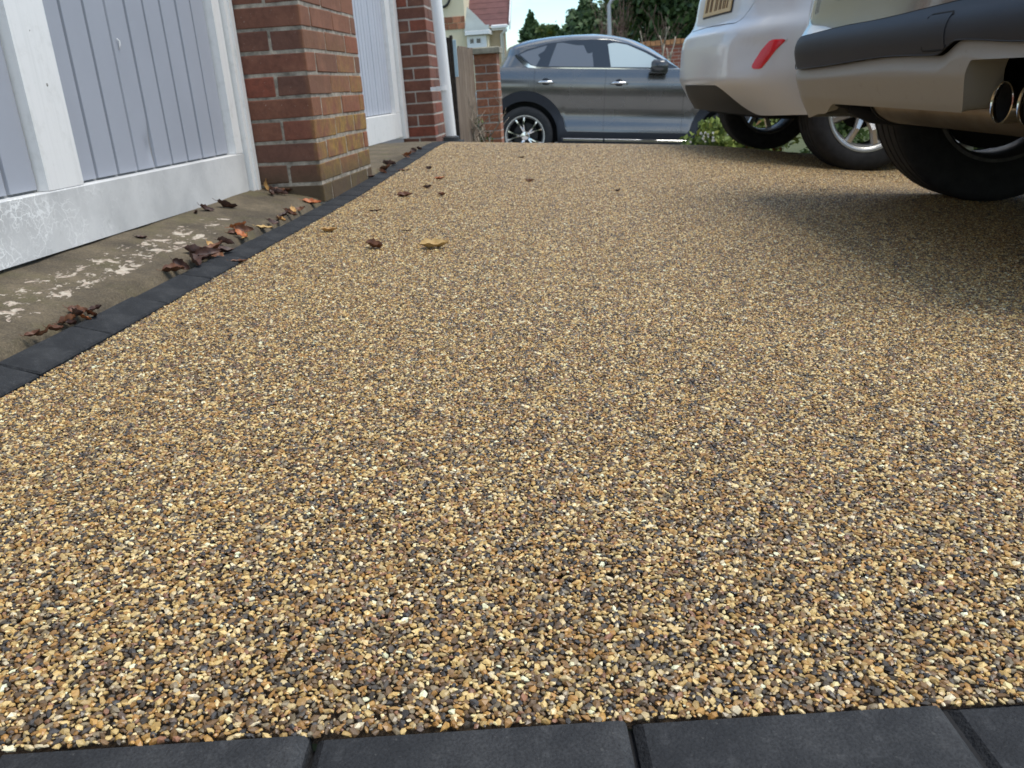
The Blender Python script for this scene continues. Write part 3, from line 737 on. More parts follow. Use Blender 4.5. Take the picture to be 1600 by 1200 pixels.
def branches(mb, p, d, L, r, depth, rr, spread=0.5, up=0.15, kids=(2, 3), tips=None, shrink=0.72):
    pts = [p]; q = p.copy(); dd = d.copy()
    for _ in range(4):
        dd = (dd + Vector([rr.uniform(-1, 1) for _ in range(3)]) * 0.16 + Vector((0, 0, up * 0.3))).normalized(); q = q + dd * L / 4; pts.append(q.copy())
    mb.tube(pts, list(np.linspace(r, r * 0.62, 5)), 6 if depth > 1 else 4)
    if tips is not None: tips.append(q.copy())
    if depth > 0:
        for _ in range(rr.randint(*kids)):
            k = rr.randint(2, 4); nd = (dd + Vector([rr.uniform(-1, 1) for _ in range(3)]) * spread + Vector((0, 0, up))).normalized()
            branches(mb, pts[k], nd, L * shrink * rr.uniform(.75, 1.15), r * 0.6, depth - 1, rr, spread, up, kids, tips, shrink)
def tree(name, label, px, pytop, pybot, wpx, Y, m, n, size, shape='cone', group=None, seed=0, zbase=None):
    """a tree whose crown spans the given pixels of the photograph at distance Y, standing on the ground there"""
    rg = np.random.default_rng(seed); rr = random.Random(seed)
    top, bot = at(px, pytop, Y), at(px, pybot, Y); w = wpx * Y / F_PX; base = Vector((top.x, Y, -0.8 if zbase is None else zbase))
    t = thing(name, label, 'tree', Matrix.Translation(base), group); H = top.z - base.z; zb = max(0.12 * H, bot.z - base.z)
    tb = MB(); tb.tube([(0, 0, 0), (.03 * H * .2, 0, H * .35), (0, 0, H * .75), (0, 0, H * .93)], [H * .028, H * .022, H * .012, H * .004], 8)
    cs = []; rs = []
    nl = 26 if shape == 'cone' else 16
    for i in range(nl):
        f = (i + .5) / nl; z = zb + (H - zb) * f
        if shape == 'cone': r = w / 2 * (1 - f) ** 0.75
        else: r = w / 2 * math.sqrt(max(.05, 1 - (2 * f - 1) ** 2 * .95))
        k = 3 if r > .25 * w else 1
        for j in range(k):
            a = rr.uniform(0, 6.28); q = r * rr.uniform(.25, .72) if k > 1 else r * rr.uniform(0, .2); s_ = r * rr.uniform(.38, .6) + .03 * w
            cs.append((q * math.cos(a), q * math.sin(a), z)); rs.append((s_, s_, s_ * rr.uniform(.55, .95)))
            tb.tube([(0, 0, z - r * .25), (q * math.cos(a) * .6, q * math.sin(a) * .6, z - .05 * r), (q * math.cos(a), q * math.sin(a), z)], [H * .008, H * .006, H * .003], 5)
    tb.build('trunk', M['bark'], t, smooth=True)
    leaf_cloud('crown', cs, rs, n, size, m, t, rg, shell=0.35)
    return t

# ------------------------------------------------------------------ trees, lamp post and wall across the road
GT = 'trees beyond the road'
tree('conifer', 'small narrow dark green tree in the gap between the house and the tall trees', 829, 18, 64, 34, 46, M['fir'], 5000, .16, 'cone', GT, 1)
tree('bushy_tree', 'low rounded yellowish green tree beside the small narrow tree', 856, 43, 66, 34, 44, M['bright_leaf'], 2600, .17, 'round', GT, 2)
tree('conifer', 'tall conifer with ragged outline left of the lamp post', 915, -8, 70, 92, 42, M['fir'], 9000, .18, 'cone', GT, 3)
tree('conifer', 'conifer with open yellow-green top directly behind the lamp post', 966, -14, 70, 70, 47, M['bright_leaf'], 5500, .20, 'round', GT, 4)
tree('conifer', 'large dense dark evergreen filling the sky left of the white hatchback', 1046, -95, 80, 150, 38, M['fir'], 20000, .19, 'round', GT, 5)
tree('conifer', 'dark evergreen behind the rear of the white hatchback', 1150, -80, 90, 170, 41, M['fir'], 12000, .2, 'round', GT, 6)
tree('bushy_tree', 'low dark tree peeping over the roof of the grey car', 884, 52, 70, 40, 50, M['fir'], 1800, .18, 'round', GT, 8)
def bare_shrub(name, label, px, pytop, wpx, Y, m, n, L, r, seed, group=None, zb=-.8, spread=.5, depth=3, cat='shrub', shrink=.72):
    rr = random.Random(seed); top = at(px, pytop, Y); base = Vector((top.x, Y, zb)); t = thing(name, label, cat, Matrix.Translation(base), group)
    w = wpx * Y / F_PX; mb = MB()
    for k in range(n):
        a = rr.uniform(-1, 1); branches(mb, Vector((a * w * .28, rr.uniform(-.3, .3), 0)), Vector((a * .35, rr.uniform(-.2, .2), 1)).normalized(), (top.z - zb) * L, r, depth, rr, spread, .25, (2, 3), None, shrink)
    mb.build('branches', m, t, smooth=True); return t
bare_shrub('bare_shrub', 'leafless brown twiggy shrub between the lamp post and the tall conifer', 948, 26, 60, 30, M['twig'], 7, .5, .022, 21)
bare_shrub('bare_shrub', 'leafless brown twiggy shrub behind the windscreen of the grey car', 985, 24, 60, 29, M['twig'], 6, .5, .022, 22)
bare_shrub('pollarded_tree', 'pale pruned tree with bare forked limbs above the red brick wall', 1034, 34, 46, 18.2, M['pale_bark'], 3, .52, .05, 27, spread=.55, depth=2, cat='tree', shrink=.6)
lp0, lp1 = at(951.5, 8, 26), at(953, 60, 26); lamp = thing('street_lamp', 'grey street lamp post rising behind the roof of the grey car', 'street lamp', Matrix.Translation(Vector((lp0.x, 26, -.8))))
hl = lp0.z + .8; arm = at(972, 2, 26) - lp0
MB().tube([(0, 0, 0), (0, 0, hl * .5), (0, 0, hl), (arm.x * .2, 0, hl + .12), (arm.x * .6, 0, hl + .2)], [.075, .07, .055, .05, .045], 12).build('post', M['galv'], lamp, smooth=True)
MB().tube([(arm.x * .55, 0, hl + .2), (arm.x * .7, 0, hl + .21), (arm.x * 1.3, 0, hl + .23), (arm.x * 1.5, 0, hl + .2)], [.05, .10, .11, .03], 12).build('lamp_head', M['galv'], lamp, smooth=True)
# long red brick wall across the road
m = mat('far_brickwork', (0.3, 0.1, 0.06), 0.9); M['far_brick'] = m; g = G(m)
bt = N(g.t, 'ShaderNodeTexBrick'); bt.inputs['Scale'].default_value = 1.0; bt.inputs['Brick Width'].default_value = .225; bt.inputs['Row Height'].default_value = .075; bt.inputs['Mortar Size'].default_value = .008
for i, c in (('Color1', (0.30, 0.085, 0.05)), ('Color2', (0.22, 0.07, 0.045)), ('Mortar', (0.36, 0.27, 0.22))): bt.inputs[i].default_value = (*c, 1)
mpn = N(g.t, 'ShaderNodeMapping'); mpn.inputs['Rotation'].default_value = (R(90), 0, 0); g.l(g.obj(), mpn.inputs[0]); g.l(mpn.outputs[0], bt.inputs['Vector'])
g.col(g.mix(g.rng(g.noise(g.obj(), 1.7, 5)[0], .4, .7, 0, .45), bt.outputs[0], (0.36, 0.13, 0.08)))
bw = thing('garden_wall', 'long red brick garden wall with orange coping across the road', 'wall')
wl, wr = at(1004, 68, 20.4), at(1075, 62, 20.4); zs = (wr.z - wl.z) / (wr.x - wl.x)
MB().prism([(wl.x - 1.5, -.8), (14, -.8), (14, wr.z + zs * (14 - wr.x) - .07), (wl.x - 1.5, wl.z - zs * 1.5 - .07)], 'y', 20.4, 20.62).build('wall', M['far_brick'], bw)
cp = MB()
xk = wl.x - 1.5; k = 0
M['coping_brick'] = mat('orange_coping', (0.42, 0.20, 0.09), 0.9, var=.3, vscale=8)
while xk < 14:
    z = wl.z + zs * (xk - wl.x); MB_ = cp.box(xk, xk + .10, 20.36, 20.66, z - .068, z + .03 + .006 * (k % 3)); xk += .112; k += 1
tag(cp.build('coping', M['coping_brick'], bw), kind='stuff')

# ------------------------------------------------------------------ cream house across the road
HY = 24.0
M['render'] = mat('cream_render', (0.68, 0.60, 0.42), 0.9, var=.06, vscale=2, bump=.2, bscale=60)
M['beige'] = mat('beige_render', (0.58, 0.46, 0.31), 0.9, var=.08, vscale=3)
M['tile'] = mat('brown_red_tile', (0.125, 0.052, 0.050), 0.8, var=.18, vscale=5, rand=.12)
M['lead'] = mat('lead_sheet', (0.22, 0.26, 0.26), 0.6, var=.12, vscale=3)
M['glass_dark'] = mat('dark_window_glass', (0.012, 0.014, 0.017), 0.06, spec=.8)
M['band'] = mat('brick_band', (0.36, 0.15, 0.08), 0.9, rand=.3, var=.2, vscale=14)
M['black_metal'] = mat('black_metal', (0.012, 0.012, 0.013), 0.45)
h = thing('house', 'cream rendered house with brown tiled roof, brick band and grey bay roof', 'house')
def hp(px, py, Y=HY): return at(px, py, Y)
e = hp(727, 40); wl_ = hp(560, 40)
gx0, gx1, ge, ga = e.x - 7.4, e.x, 5.2, 8.6
MB().prism([(gx0, -.8), (gx1, -.8), (gx1, ge), ((gx0 + gx1) / 2, ga), (gx0, ge)], 'y', HY, HY + 6).build('gable_wall', M['render'], h)
for (xa, za, xb, zb_) in ((gx0 - .3, ge - .28, (gx0 + gx1) / 2, ga), ((gx0 + gx1) / 2, ga, gx1 + .3, ge - .28)):
    MB().prism([(xa, za + .01), (xb, zb_ + .01), (xb, zb_ + .13), (xa, za + .13)], 'y', HY - .25, HY + 6.2).build('gable_roof', M['tile'], h)
for wx_ in (-5.6, -1.9):
    wf = MB().box(gx1 + wx_ - .6, gx1 + wx_ + .6, HY - .03, HY + .05, 3.0, 4.3).build('window', M['white_pvc'], h)
    for k_ in (-1, 1): MB().box(gx1 + wx_ + k_ * .29 - .25, gx1 + wx_ + k_ * .29 + .25, HY - .036, HY - .0305, 3.06, 4.24).build('pane', M['glass_dark'], wf)
b0, b1 = hp(640, 31, HY), hp(726.6, 45, HY)
nb_ = 2; hh = (b0.z - b1.z) / nb_
for r_ in range(nb_):
    x = b1.x + .012; k = 0
    while x > b0.x:
        w_ = .225 if (k or r_ == 0) else .11
        ob = MB().cbox(x - w_ + .012, x, HY - .018, HY + .02, b1.z + r_ * hh + .006, b1.z + (r_ + 1) * hh - .006, .004).build('brick', M['band'], h); x -= w_; k += 1
# black ring-shaped bracket on the gable
rc = hp(690.5, -4.5, HY - .06); rp_ = [(rc.x + .205 * math.cos(a), HY - .06, rc.z + .24 * math.sin(a)) for a in np.linspace(-math.pi * .95, math.pi * .5, 24)]
MB().tube(rp_, .032, 8).build('ring_bracket', M['black_metal'], h, smooth=True)
# bay with lead roof, set against the main roof
by = HY - .15
bx0, bx1 = hp(727.4, 50, by).x, hp(764, 50, by).x
apex = hp(727.4, 6, by + .9); ez = hp(745, 48, by).z
MB().add([(bx0, by - .12, ez), (bx1 + .02, by - .12, ez), (hp(727.6, 8, by + .7).x, by + .7, hp(727.6, 9, by + .7).z), (bx1 + .02, by + 1.2, ez), (bx0, by + 1.2, ez)], [(0, 1, 2), (1, 3, 2), (0, 2, 4), (0, 4, 3, 1)]).build('bay_roof', M['lead'], h)
fl = MB()
n_ = 9
for i in range(n_):
    x = bx0 + (bx1 - bx0) * (i + .5) / n_; fl.add([(x - .055, by - .135, ez), (x + .02, by - .135, ez), (x + .055, by + .02, ez + .13), (x - .02, by + .02, ez + .13), (x - .055, by - .10, ez), (x + .02, by - .10, ez), (x + .055, by + .05, ez + .13), (x - .02, by + .05, ez + .13)], [(0, 1, 2, 3), (7, 6, 5, 4), (0, 4, 5, 1), (1, 5, 6, 2), (2, 6, 7, 3), (3, 7, 4, 0)])
fl.build('lead_flashing', M['lead'], h)
fz0, fz1 = hp(745, 54.5, by).z, hp(745, 48, by).z
MB().cbox(bx0, bx1 + .03, by - .14, by + .9, fz0, fz1, .01).build('bay_fascia', M['white_pvc'], h)
wz0 = hp(745, 74, by).z
MB().box(bx0, bx1 - .05, by + .06, by + .9, -.8, fz0).build('bay_wall', M['render'], h)
fx0, fx1 = hp(730, 65, by).x, hp(760, 65, by).x
win = MB().box(fx0, fx1, by - .02, by + .05, wz0 - .3, fz0 - .02).build('window', M['white_pvc'], h)
for (a, b_) in ((734.5, 740), (744.5, 751)):
    MB().box(hp(a, 60, by).x, hp(b_, 60, by).x, by - .026, by - .0205, hp(742, 67.5, by).z, hp(742, 60.5, by).z).build('pane', M['glass_dark'], win)
# main roof of stepped tile courses rising away from the eaves
ex0, ex1 = hp(727.4, 38, HY + .3).x, hp(795.5, 38, HY + .3).x; ez_ = hp(780, 39, HY + .3).z; slope = R(42)
for i in range(14):
    y = HY + .3 + i * .235 * math.cos(slope); z = ez_ + i * .235 * math.sin(slope); ln = .29
    ob = MB()
    ob.add([(ex0, y, z + .012), (ex1, y, z + .012), (ex1, y + ln * math.cos(slope), z + ln * math.sin(slope)), (ex0, y + ln * math.cos(slope), z + ln * math.sin(slope)),
            (ex0, y, z - .022), (ex1, y, z - .022), (ex1, y + ln * math.cos(slope), z + ln * math.sin(slope) - .02), (ex0, y + ln * math.cos(slope), z + ln * math.sin(slope) - .02)],
           [(0, 1, 2, 3), (7, 6, 5, 4), (0, 4, 5, 1), (1, 5, 6, 2), (2, 6, 7, 3), (3, 7, 4, 0)])
    ob.build('tile_course', M['tile'], h)
tz = ez_ + 14 * .235 * math.sin(slope)
MB().add([(ex1, HY + .24, ez_ - .14), (ex1 + .035, HY + .24, ez_ - .14), (ex1 + .035, HY + .24, ez_ + .06), (ex1, HY + .24, ez_ + .06)] + [(ex1, HY + .24 + 2.6, ez_ - .14 + 2.35), (ex1 + .035, HY + 2.84, ez_ + 2.21), (ex1 + .035, HY + 2.84, ez_ + 2.41), (ex1, HY + 2.84, ez_ + 2.41)],
         [(0, 1, 2, 3), (4, 7, 6, 5), (0, 4, 5, 1), (1, 5, 6, 2), (2, 6, 7, 3), (3, 7, 4, 0)]).build('bargeboard', M['white_pvc'], h)
MB().cbox(bx1 + .031, ex1 - .03, HY + .12, HY + .26, hp(780, 43.5, HY + .2).z, hp(780, 38.5, HY + .2).z, .02).build('gutter', M['white_pvc'], h)
MB().cbox(bx1 + .031, ex1 - .09, HY + .2, HY + .32, hp(780, 47, HY + .25).z, hp(780, 43.6, HY + .2).z, .004).build('fascia', M['white_pvc'], h)
MB().prism([(bx1 - .049, HY + .45), (ex1 - .12, HY + .45), (ex1 - 1.6, HY + 5.5), (bx1 - .6, HY + 5.5)], 'z', -.8, ez_ - .05).build('side_wall', M['beige'], h)
dx = hp(784, 55, HY + .4).x; MB().tube([(dx + .15, HY + .22, hp(784, 46, HY).z), (dx, HY + .38, hp(784, 52, HY).z), (dx, HY + .38, -.7)], .05, 8).build('downpipe', M['white_pvc'], h, smooth=True)

# ------------------------------------------------------------------ planting by the road
GB = 'shrubs beside the road beyond the drive'
def shrub(label, x, y, w, hgt, m, n, size, seed, group=GB, zoff=0.0):
    rg = np.random.default_rng(seed); rr = random.Random(seed); z0 = gz(x, y) + zoff
    t = thing('shrub', label, 'shrub', Matrix.Translation((x, y, z0)), group); cs = []; rs = []; mb = MB()
    for k in range(12):
        a = rr.uniform(0, 6.28); q = w / 2 * rr.uniform(.1, .75); z = hgt * rr.uniform(.25, .85); s_ = w * rr.uniform(.16, .26)
        cs.append((q * math.cos(a), q * math.sin(a) * .8, z)); rs.append((s_, s_, s_ * .8)); mb.tube([(q * .15 * math.cos(a), q * .15 * math.sin(a), 0), (q * .6 * math.cos(a), q * .5 * math.sin(a), z * .6), cs[-1]], [.012, .008, .004], 5)
    mb.build('stems', M['bark'], t, smooth=True); leaf_cloud('foliage', cs, rs, n, size, m, t, rg, shell=.2); return t
shrub('yellow-green variegated shrub between the grey car and the white hatchback', .98, 7.9, .62, .52, M['variegated'], 2600, .036, 31)
shrub('green shrub with red tipped leaves behind the far wheel of the hatchback', 1.42, 7.85, .66, .56, M['red_leaf'], 2600, .036, 32)
for i, (x, lab) in enumerate(((2.05, 'green leafy shrub seen through the wheels of the hatchback'), (2.7, 'green leafy shrub seen through the near wheel of the hatchback'), (3.4, 'green shrub behind the beige car'))):
    shrub(lab, x, 8.0 + .1 * i, .75, .6, M['bright_leaf'], 2200, .04, 40 + i)
m = mat('white_petals', (0.75, 0.74, 0.70), .7); M['petal'] = m
fl_ = thing('flower_clump', 'small white flowers at the foot of the variegated shrub', 'flowers'); rr = random.Random(3); mb = MB(); pb_ = MB()
for k in range(16):
    q = at(rr.choice((1078, 1098, 1103, 1112, 1118)) + rr.uniform(-5, 5), 220 - rr.choice((0, 2, 6, 12)) + rr.uniform(-2, 2), 7.45)
    mb.tube([(q.x + rr.uniform(-.03, .03), q.y + .02, gz(q.x, q.y)), q], .0015, 4)
    for a in range(5):
        d = Vector((math.cos(a * 1.257), rr.uniform(-.4, .4), math.sin(a * 1.257))) * .011; pb_.add([q, q + d * .6 + Vector((d.z, 0, -d.x)) * .4, q + d, q + d * .6 - Vector((d.z, 0, -d.x)) * .4], [(0, 1, 2, 3)])
mb.build('stems', M['fir'], fl_); pb_.build('petals', M['petal'], fl_)
tw = bare_shrub('climbing_stem', 'bare twisted climber stems in front of the brick gate pillar', 752, 152, 34, 8.15, M['pale_bark'], 5, .5, .012, 61, zb=gz(-1.1, 8.15), spread=.8, depth=3, cat='climber')
leaf_cloud('leaves', [(0.02, 0, .25), (-.06, 0, .45), (.08, 0, .08)], [.10, .07, .08], 120, .022, M['bright_leaf'], tw, np.random.default_rng(9))
# grass tufts at the foot of the pillar and along the kerb line
rg = np.random.default_rng(5); n = 2600
gx = np.concatenate([rg.uniform(-1.3, -.75, 900), rg.uniform(-1.0, 4.2, n - 900)]); gy = np.concatenate([rg.uniform(7.6, 8.4, 900), rg.uniform(8.6, 9.5, n - 900)])
hh_ = rg.uniform(.03, .12, n); an = rg.uniform(0, 6.28, n); zz = np.array([gz(a, b_) for a, b_ in zip(gx, gy)]) - .01
dxg, dyg = np.cos(an) * .006, np.sin(an) * .006; lx, ly = rg.normal(0, .03, n), rg.normal(0, .03, n)
V = np.stack([np.stack([gx - dxg, gy - dyg, zz], 1), np.stack([gx + dxg, gy + dyg, zz], 1), np.stack([gx + lx, gy + ly, zz + hh_], 1)], 1).reshape(-1, 3)
me = bpy.data.meshes.new('grass'); me.from_pydata(V.tolist(), [], np.arange(3 * n).reshape(-1, 3).tolist()); M['grass'] = leaf_mat('grass_blades', (.03, .06, .012), (.10, .17, .035)); me.materials.append(M['grass'])
tag(link('grass', me), 'green grass growing along the road edge beyond the driveway', 'grass', kind='stuff')

# ------------------------------------------------------------------ vehicles
def car_paint(name, col, metal=.5, rough=.32, coat=1.0, cr_=.05):
    m = mat(name, col, rough, metal, coat, coat_rough=.04); g = G(m)
    d = g.noise(g.obj(), 3, 2, .5); g.b.inputs['Coat Roughness'].default_value = cr_
    g.l(g.rng(d[0], .3, .7, rough, rough + .08), g.b.inputs['Roughness'])
    return m
M['silver_paint'] = car_paint('pale_silver_paint', (0.61, 0.612, 0.615), .25, .40, .55, .10)
M['beige_paint'] = car_paint('warm_silver_paint', (0.17, 0.152, 0.128), .75, .20)
M['grey_paint'] = car_paint('graphite_paint', (0.168, 0.165, 0.157), .8, .22)
M['valance'] = mat('matt_silver_plastic', (0.255, 0.235, 0.205), 0.48, metal=.25, var=.06, vscale=4)
g = G(M['valance']); P_ = g.obj(); dd_ = g.math('MULTIPLY', g.rng(g.noise(P_, 24, 6, .7)[0], .60, .75), .4); g.col(g.mix(dd_, (0.33, 0.312, 0.275), (0.16, 0.13, 0.10)))
M['cladding'] = mat('dark_bumper_plastic', (0.019, 0.0215, 0.028), 0.55, var=.06, vscale=7, bump=.1, bscale=700, spec=.35)
M['black_plastic'] = mat('black_trim_plastic', (0.016, 0.017, 0.018), 0.6)
M['gloss_black'] = mat('gloss_black_trim', (0.040, 0.042, 0.046), 0.12, coat=.5)
M['tyre'] = mat('tyre_rubber', (0.026, 0.026, 0.027), 0.82, var=.25, vscale=30, spec=.3)
M['alloy'] = mat('silver_alloy', (0.62, 0.61, 0.58), 0.33, metal=.8)
M['alloy_dark'] = mat('dark_alloy', (0.025, 0.026, 0.028), 0.35, metal=.4)
M['barrel'] = mat('dusty_wheel_barrel', (0.10, 0.098, 0.095), .5, metal=.5, var=.3, vscale=20)
M['steel'] = mat('brushed_steel', (0.38, 0.37, 0.35), 0.35, metal=.9, var=.15, vscale=8)
M['muffler'] = mat('stained_steel', (0.19, 0.155, 0.125), 0.42, metal=.75, col2=(0.30, 0.26, 0.22), vscale=7)
M['chrome'] = mat('chrome', (0.75, 0.75, 0.75), 0.10, metal=1.0)
M['chrome_warm'] = mat('exhaust_chrome', (0.62, 0.57, 0.50), 0.14, metal=1.0)
M['under'] = mat('underbody_black', (0.010, 0.010, 0.010), 0.9)
M['red_lens'] = mat('red_reflector', (0.50, 0.008, 0.018), 0.12, coat=1.0)
g = G(M['red_lens']); tx_ = N(g.t, 'ShaderNodeTexChecker'); tx_.inputs['Scale'].default_value = 260; g.l(g.obj(), tx_.inputs[0]); tx_.inputs[1].default_value = (.80, .012, .03, 1); tx_.inputs[2].default_value = (.62, .008, .022, 1); g.col(tx_.outputs[0])
M['plate'] = mat('yellow_number_plate', (0.60, 0.40, 0.16), 0.4, coat=.4)
M['faded_print'] = mat('faded_brown_print', (0.10, 0.06, 0.035), .5)
M['tint'] = mat('tinted_glass', (0.15, 0.152, 0.158), 0.05, spec=.9, coat=.6)  # base colour lifted to carry the sky reflected in the dark panes
M['window'] = mat('side_window_glass', (0.54, 0.60, 0.58), 0.03, spec=1.0, coat=1.0)  # pale base paints in the brightness reflected by and seen through the pane

class Shell:
    """car body skin: rounded plan outline at every height, drawn in local axes x forward, y left, z up"""
    def __init__(s, xr, xf, w, xA, xB, nr=5.0, nf=3.0, extra=(), smooth=0.0, nfl=34):
        if smooth:
            def sm(t):
                zz = np.linspace(t[0][0], t[0][-1], 240); v = np.interp(zz, *t); k = np.exp(-.5 * (np.arange(-24, 25) / (smooth / (zz[1] - zz[0]))) ** 2); k /= k.sum()
                ext = np.concatenate([2 * v[0] - v[24:0:-1], v, 2 * v[-1] - v[-2:-26:-1]]); return (zz, np.convolve(ext, k, 'valid'))
            xr, xf, w = sm(xr), sm(xf), sm(w)
        s.tr, s.tf, s.tw, s.xA, s.xB, s.nr, s.nf = xr, xf, w, xA, xB, nr, nf
        fl = list(np.linspace(0, .86, nfl)); cols = []
        def corner(n):
            out = [(f, (1 - f ** n) ** (1 / n)) for f in fl]; t0 = out[-1][1]
            for t in np.linspace(t0, 0, 16)[1:]: out.append(((1 - t ** n) ** (1 / n) if t > 0 else 1.0, t))
            return out
        cr, cf = corner(nr), corner(nf)
        xs = sorted([x for x in np.arange(xA + .03, xB - .02, .03) if all(abs(x - e) > .006 for e in extra)] + list(extra))
        for f, t in cr: cols.append(('r', -f, t))
        for x in xs: cols.append(('s', -1, x))
        for f, t in cf[::-1]: cols.append(('f', -f, t))
        for f, t in cf[1:]: cols.append(('f', f, t))
        for x in xs[::-1]: cols.append(('s', 1, x))
        for f, t in cr[::-1][:-1]: cols.append(('r', f, t))
        s.cols = cols; s.disp = None
    def xr(s, z): return lerp_tab(z, *s.tr)
    def xf(s, z): return lerp_tab(z, *s.tf)
    def w(s, z): return lerp_tab(z, *s.tw)
    def P(s, c, z):
        k, a, b = c; w = s.w(z)
        if k == 's': p = Vector((b, a * w, z))
        elif k == 'r': p = Vector((s.xA - (s.xA - s.xr(z)) * b, a * w, z))
        else: p = Vector((s.xB + (s.xf(z) - s.xB) * b, a * w, z))
        return s.disp(p, c) if s.disp else p
    def rear(s, v, z, off=0.0):
        """point on the rear face at lateral v"""
        w = s.w(z); f = max(-.9999, min(.9999, v / w)); t = (1 - abs(f) ** s.nr) ** (1 / s.nr)
        def q(v_, z_):
            w_ = s.w(z_); f_ = max(-.9999, min(.9999, v_ / w_)); t_ = (1 - abs(f_) ** s.nr) ** (1 / s.nr)
            p = Vector((s.xA - (s.xA - s.xr(z_)) * t_, f_ * w_, z_)); return s.disp(p, ('r', f_, t_)) if s.disp else p
        p = q(v, z)
        if off:
            e = .004; nrm = (q(v + e, z) - q(v - e, z)).cross(q(v, z + e) - q(v, z - e)).normalized()
            if nrm.x > 0: nrm = -nrm
            p = p + nrm * off
        return p
    def side(s, sg, x, z, off=0.0): return Vector((x, sg * (s.w(z) + off), z))
    def xcol(s, c, z=.45): return s.P(c, z).x
    def band(s, name, lo, hi, m, parent, rows=8, sel=None, ease=None):
        """skin between two height curves over the columns picked by sel(col)"""
        n = len(s.cols); vs = []; fs = []; ids = {}
        L = [lo(c) for c in s.cols]; H = [max(hi(c), L[i]) for i, c in enumerate(s.cols)]
        def vid(i, j):
            k = (i, j)
            if k not in ids:
                z = L[i] + (H[i] - L[i]) * j / rows; ids[k] = len(vs); vs.append(s.P(s.cols[i], z))
            return ids[k]
        for i in range(n):
            i2 = (i + 1) % n
            if sel and not (sel(s.cols[i]) and sel(s.cols[i2])): continue
            if H[i] - L[i] < 2e-4 and H[i2] - L[i2] < 2e-4: continue
            for j in range(rows): fs.append((vid(i, j), vid(i2, j), vid(i2, j + 1), vid(i, j + 1)))
        return MB().add(vs, fs).build(name, m, parent, auto=R(32))
    def cap(s, name, z, m, parent, crown=0.0):
        ring = [s.P(c, z) for c in s.cols]; c = sum((p for p in ring), Vector()) / len(ring); n = len(ring); vs = list(ring); fs = []
        for k, f in enumerate((.75, .4)): vs += [c + (p - c) * f + Vector((0, 0, crown * (1 - f * f))) for p in ring]
        vs.append(c + Vector((0, 0, crown)))
        for k in range(2):
            for i in range(n): fs.append((k * n + i, k * n + (i + 1) % n, (k + 1) * n + (i + 1) % n, (k + 1) * n + i))
        for i in range(n): fs.append((2 * n + i, 2 * n + (i + 1) % n, 3 * n))
        return MB().add(vs, fs).build(name, m, parent, smooth=True)
def is_rear(c): return c[0] == 'r'
def patch(fn, poly, name, m, parent, th=.002, div=6, off=.001):
    """a thin piece laid on a curved skin: poly of (a, b) quads corners, fn(a, b, offset) -> point"""
    (a0, b0), (a1, b1), (a2, b2), (a3, b3) = poly; mb = MB(); vs = []
    for o in (off, off + th):
        for j in range(div + 1):
            for i in range(div + 1):
                u, v = i / div, j / div
                a = (a0 * (1 - u) + a1 * u) * (1 - v) + (a3 * (1 - u) + a2 * u) * v; b_ = (b0 * (1 - u) + b1 * u) * (1 - v) + (b3 * (1 - u) + b2 * u) * v
                vs.append(fn(a, b_, o))
    n = div + 1; N2 = n * n; fs = []
    for j in range(div):
        for i in range(div):
            q = (j * n + i, j * n + i + 1, (j + 1) * n + i + 1, (j + 1) * n + i); fs.append(q[::-1]); fs.append(tuple(k + N2 for k in q))
    rim = [i for i in range(n)] + [j * n + n - 1 for j in range(1, n)] + [(n - 1) * n + i for i in range(n - 2, -1, -1)] + [j * n for j in range(n - 2, 0, -1)]
    for k in range(len(rim)): a, b_ = rim[k], rim[(k + 1) % len(rim)]; fs.append((a, b_, b_ + N2, a + N2))
    return mb.add(vs, fs).build(name, m, parent, auto=R(40))
def strip(fn, pts, wd, name, m, parent, th=.003):
    """a narrow strip following points (a, b) on a skin"""
    P3 = [fn(a, b_, 0) for a, b_ in pts]; N3 = [(fn(a, b_, .01) - fn(a, b_, 0)).normalized() for a, b_ in pts]; vs = []; fs = []
    wd = wd if hasattr(wd, '__len__') else [wd] * len(pts)
    for i, p in enumerate(P3):
        d = (P3[min(i + 1, len(P3) - 1)] - P3[max(i - 1, 0)]).normalized(); sd_ = N3[i].cross(d)
        vs += [p - sd_ * wd[i] / 2 - N3[i] * .002, p - sd_ * wd[i] / 2 + N3[i] * th, p + sd_ * wd[i] / 2 + N3[i] * th, p + sd_ * wd[i] / 2 - N3[i] * .002]
    for i in range(len(P3) - 1):
        for k in range(3): fs.append((4 * i + k, 4 * i + k + 1, 4 * i + 5 + k, 4 * i + 4 + k))
    fs += [(0, 1, 2, 3), (4 * len(P3) - 1, 4 * len(P3) - 2, 4 * len(P3) - 3, 4 * len(P3) - 4)]
    return MB().add(vs, fs).build(name, m, parent, auto=R(40))

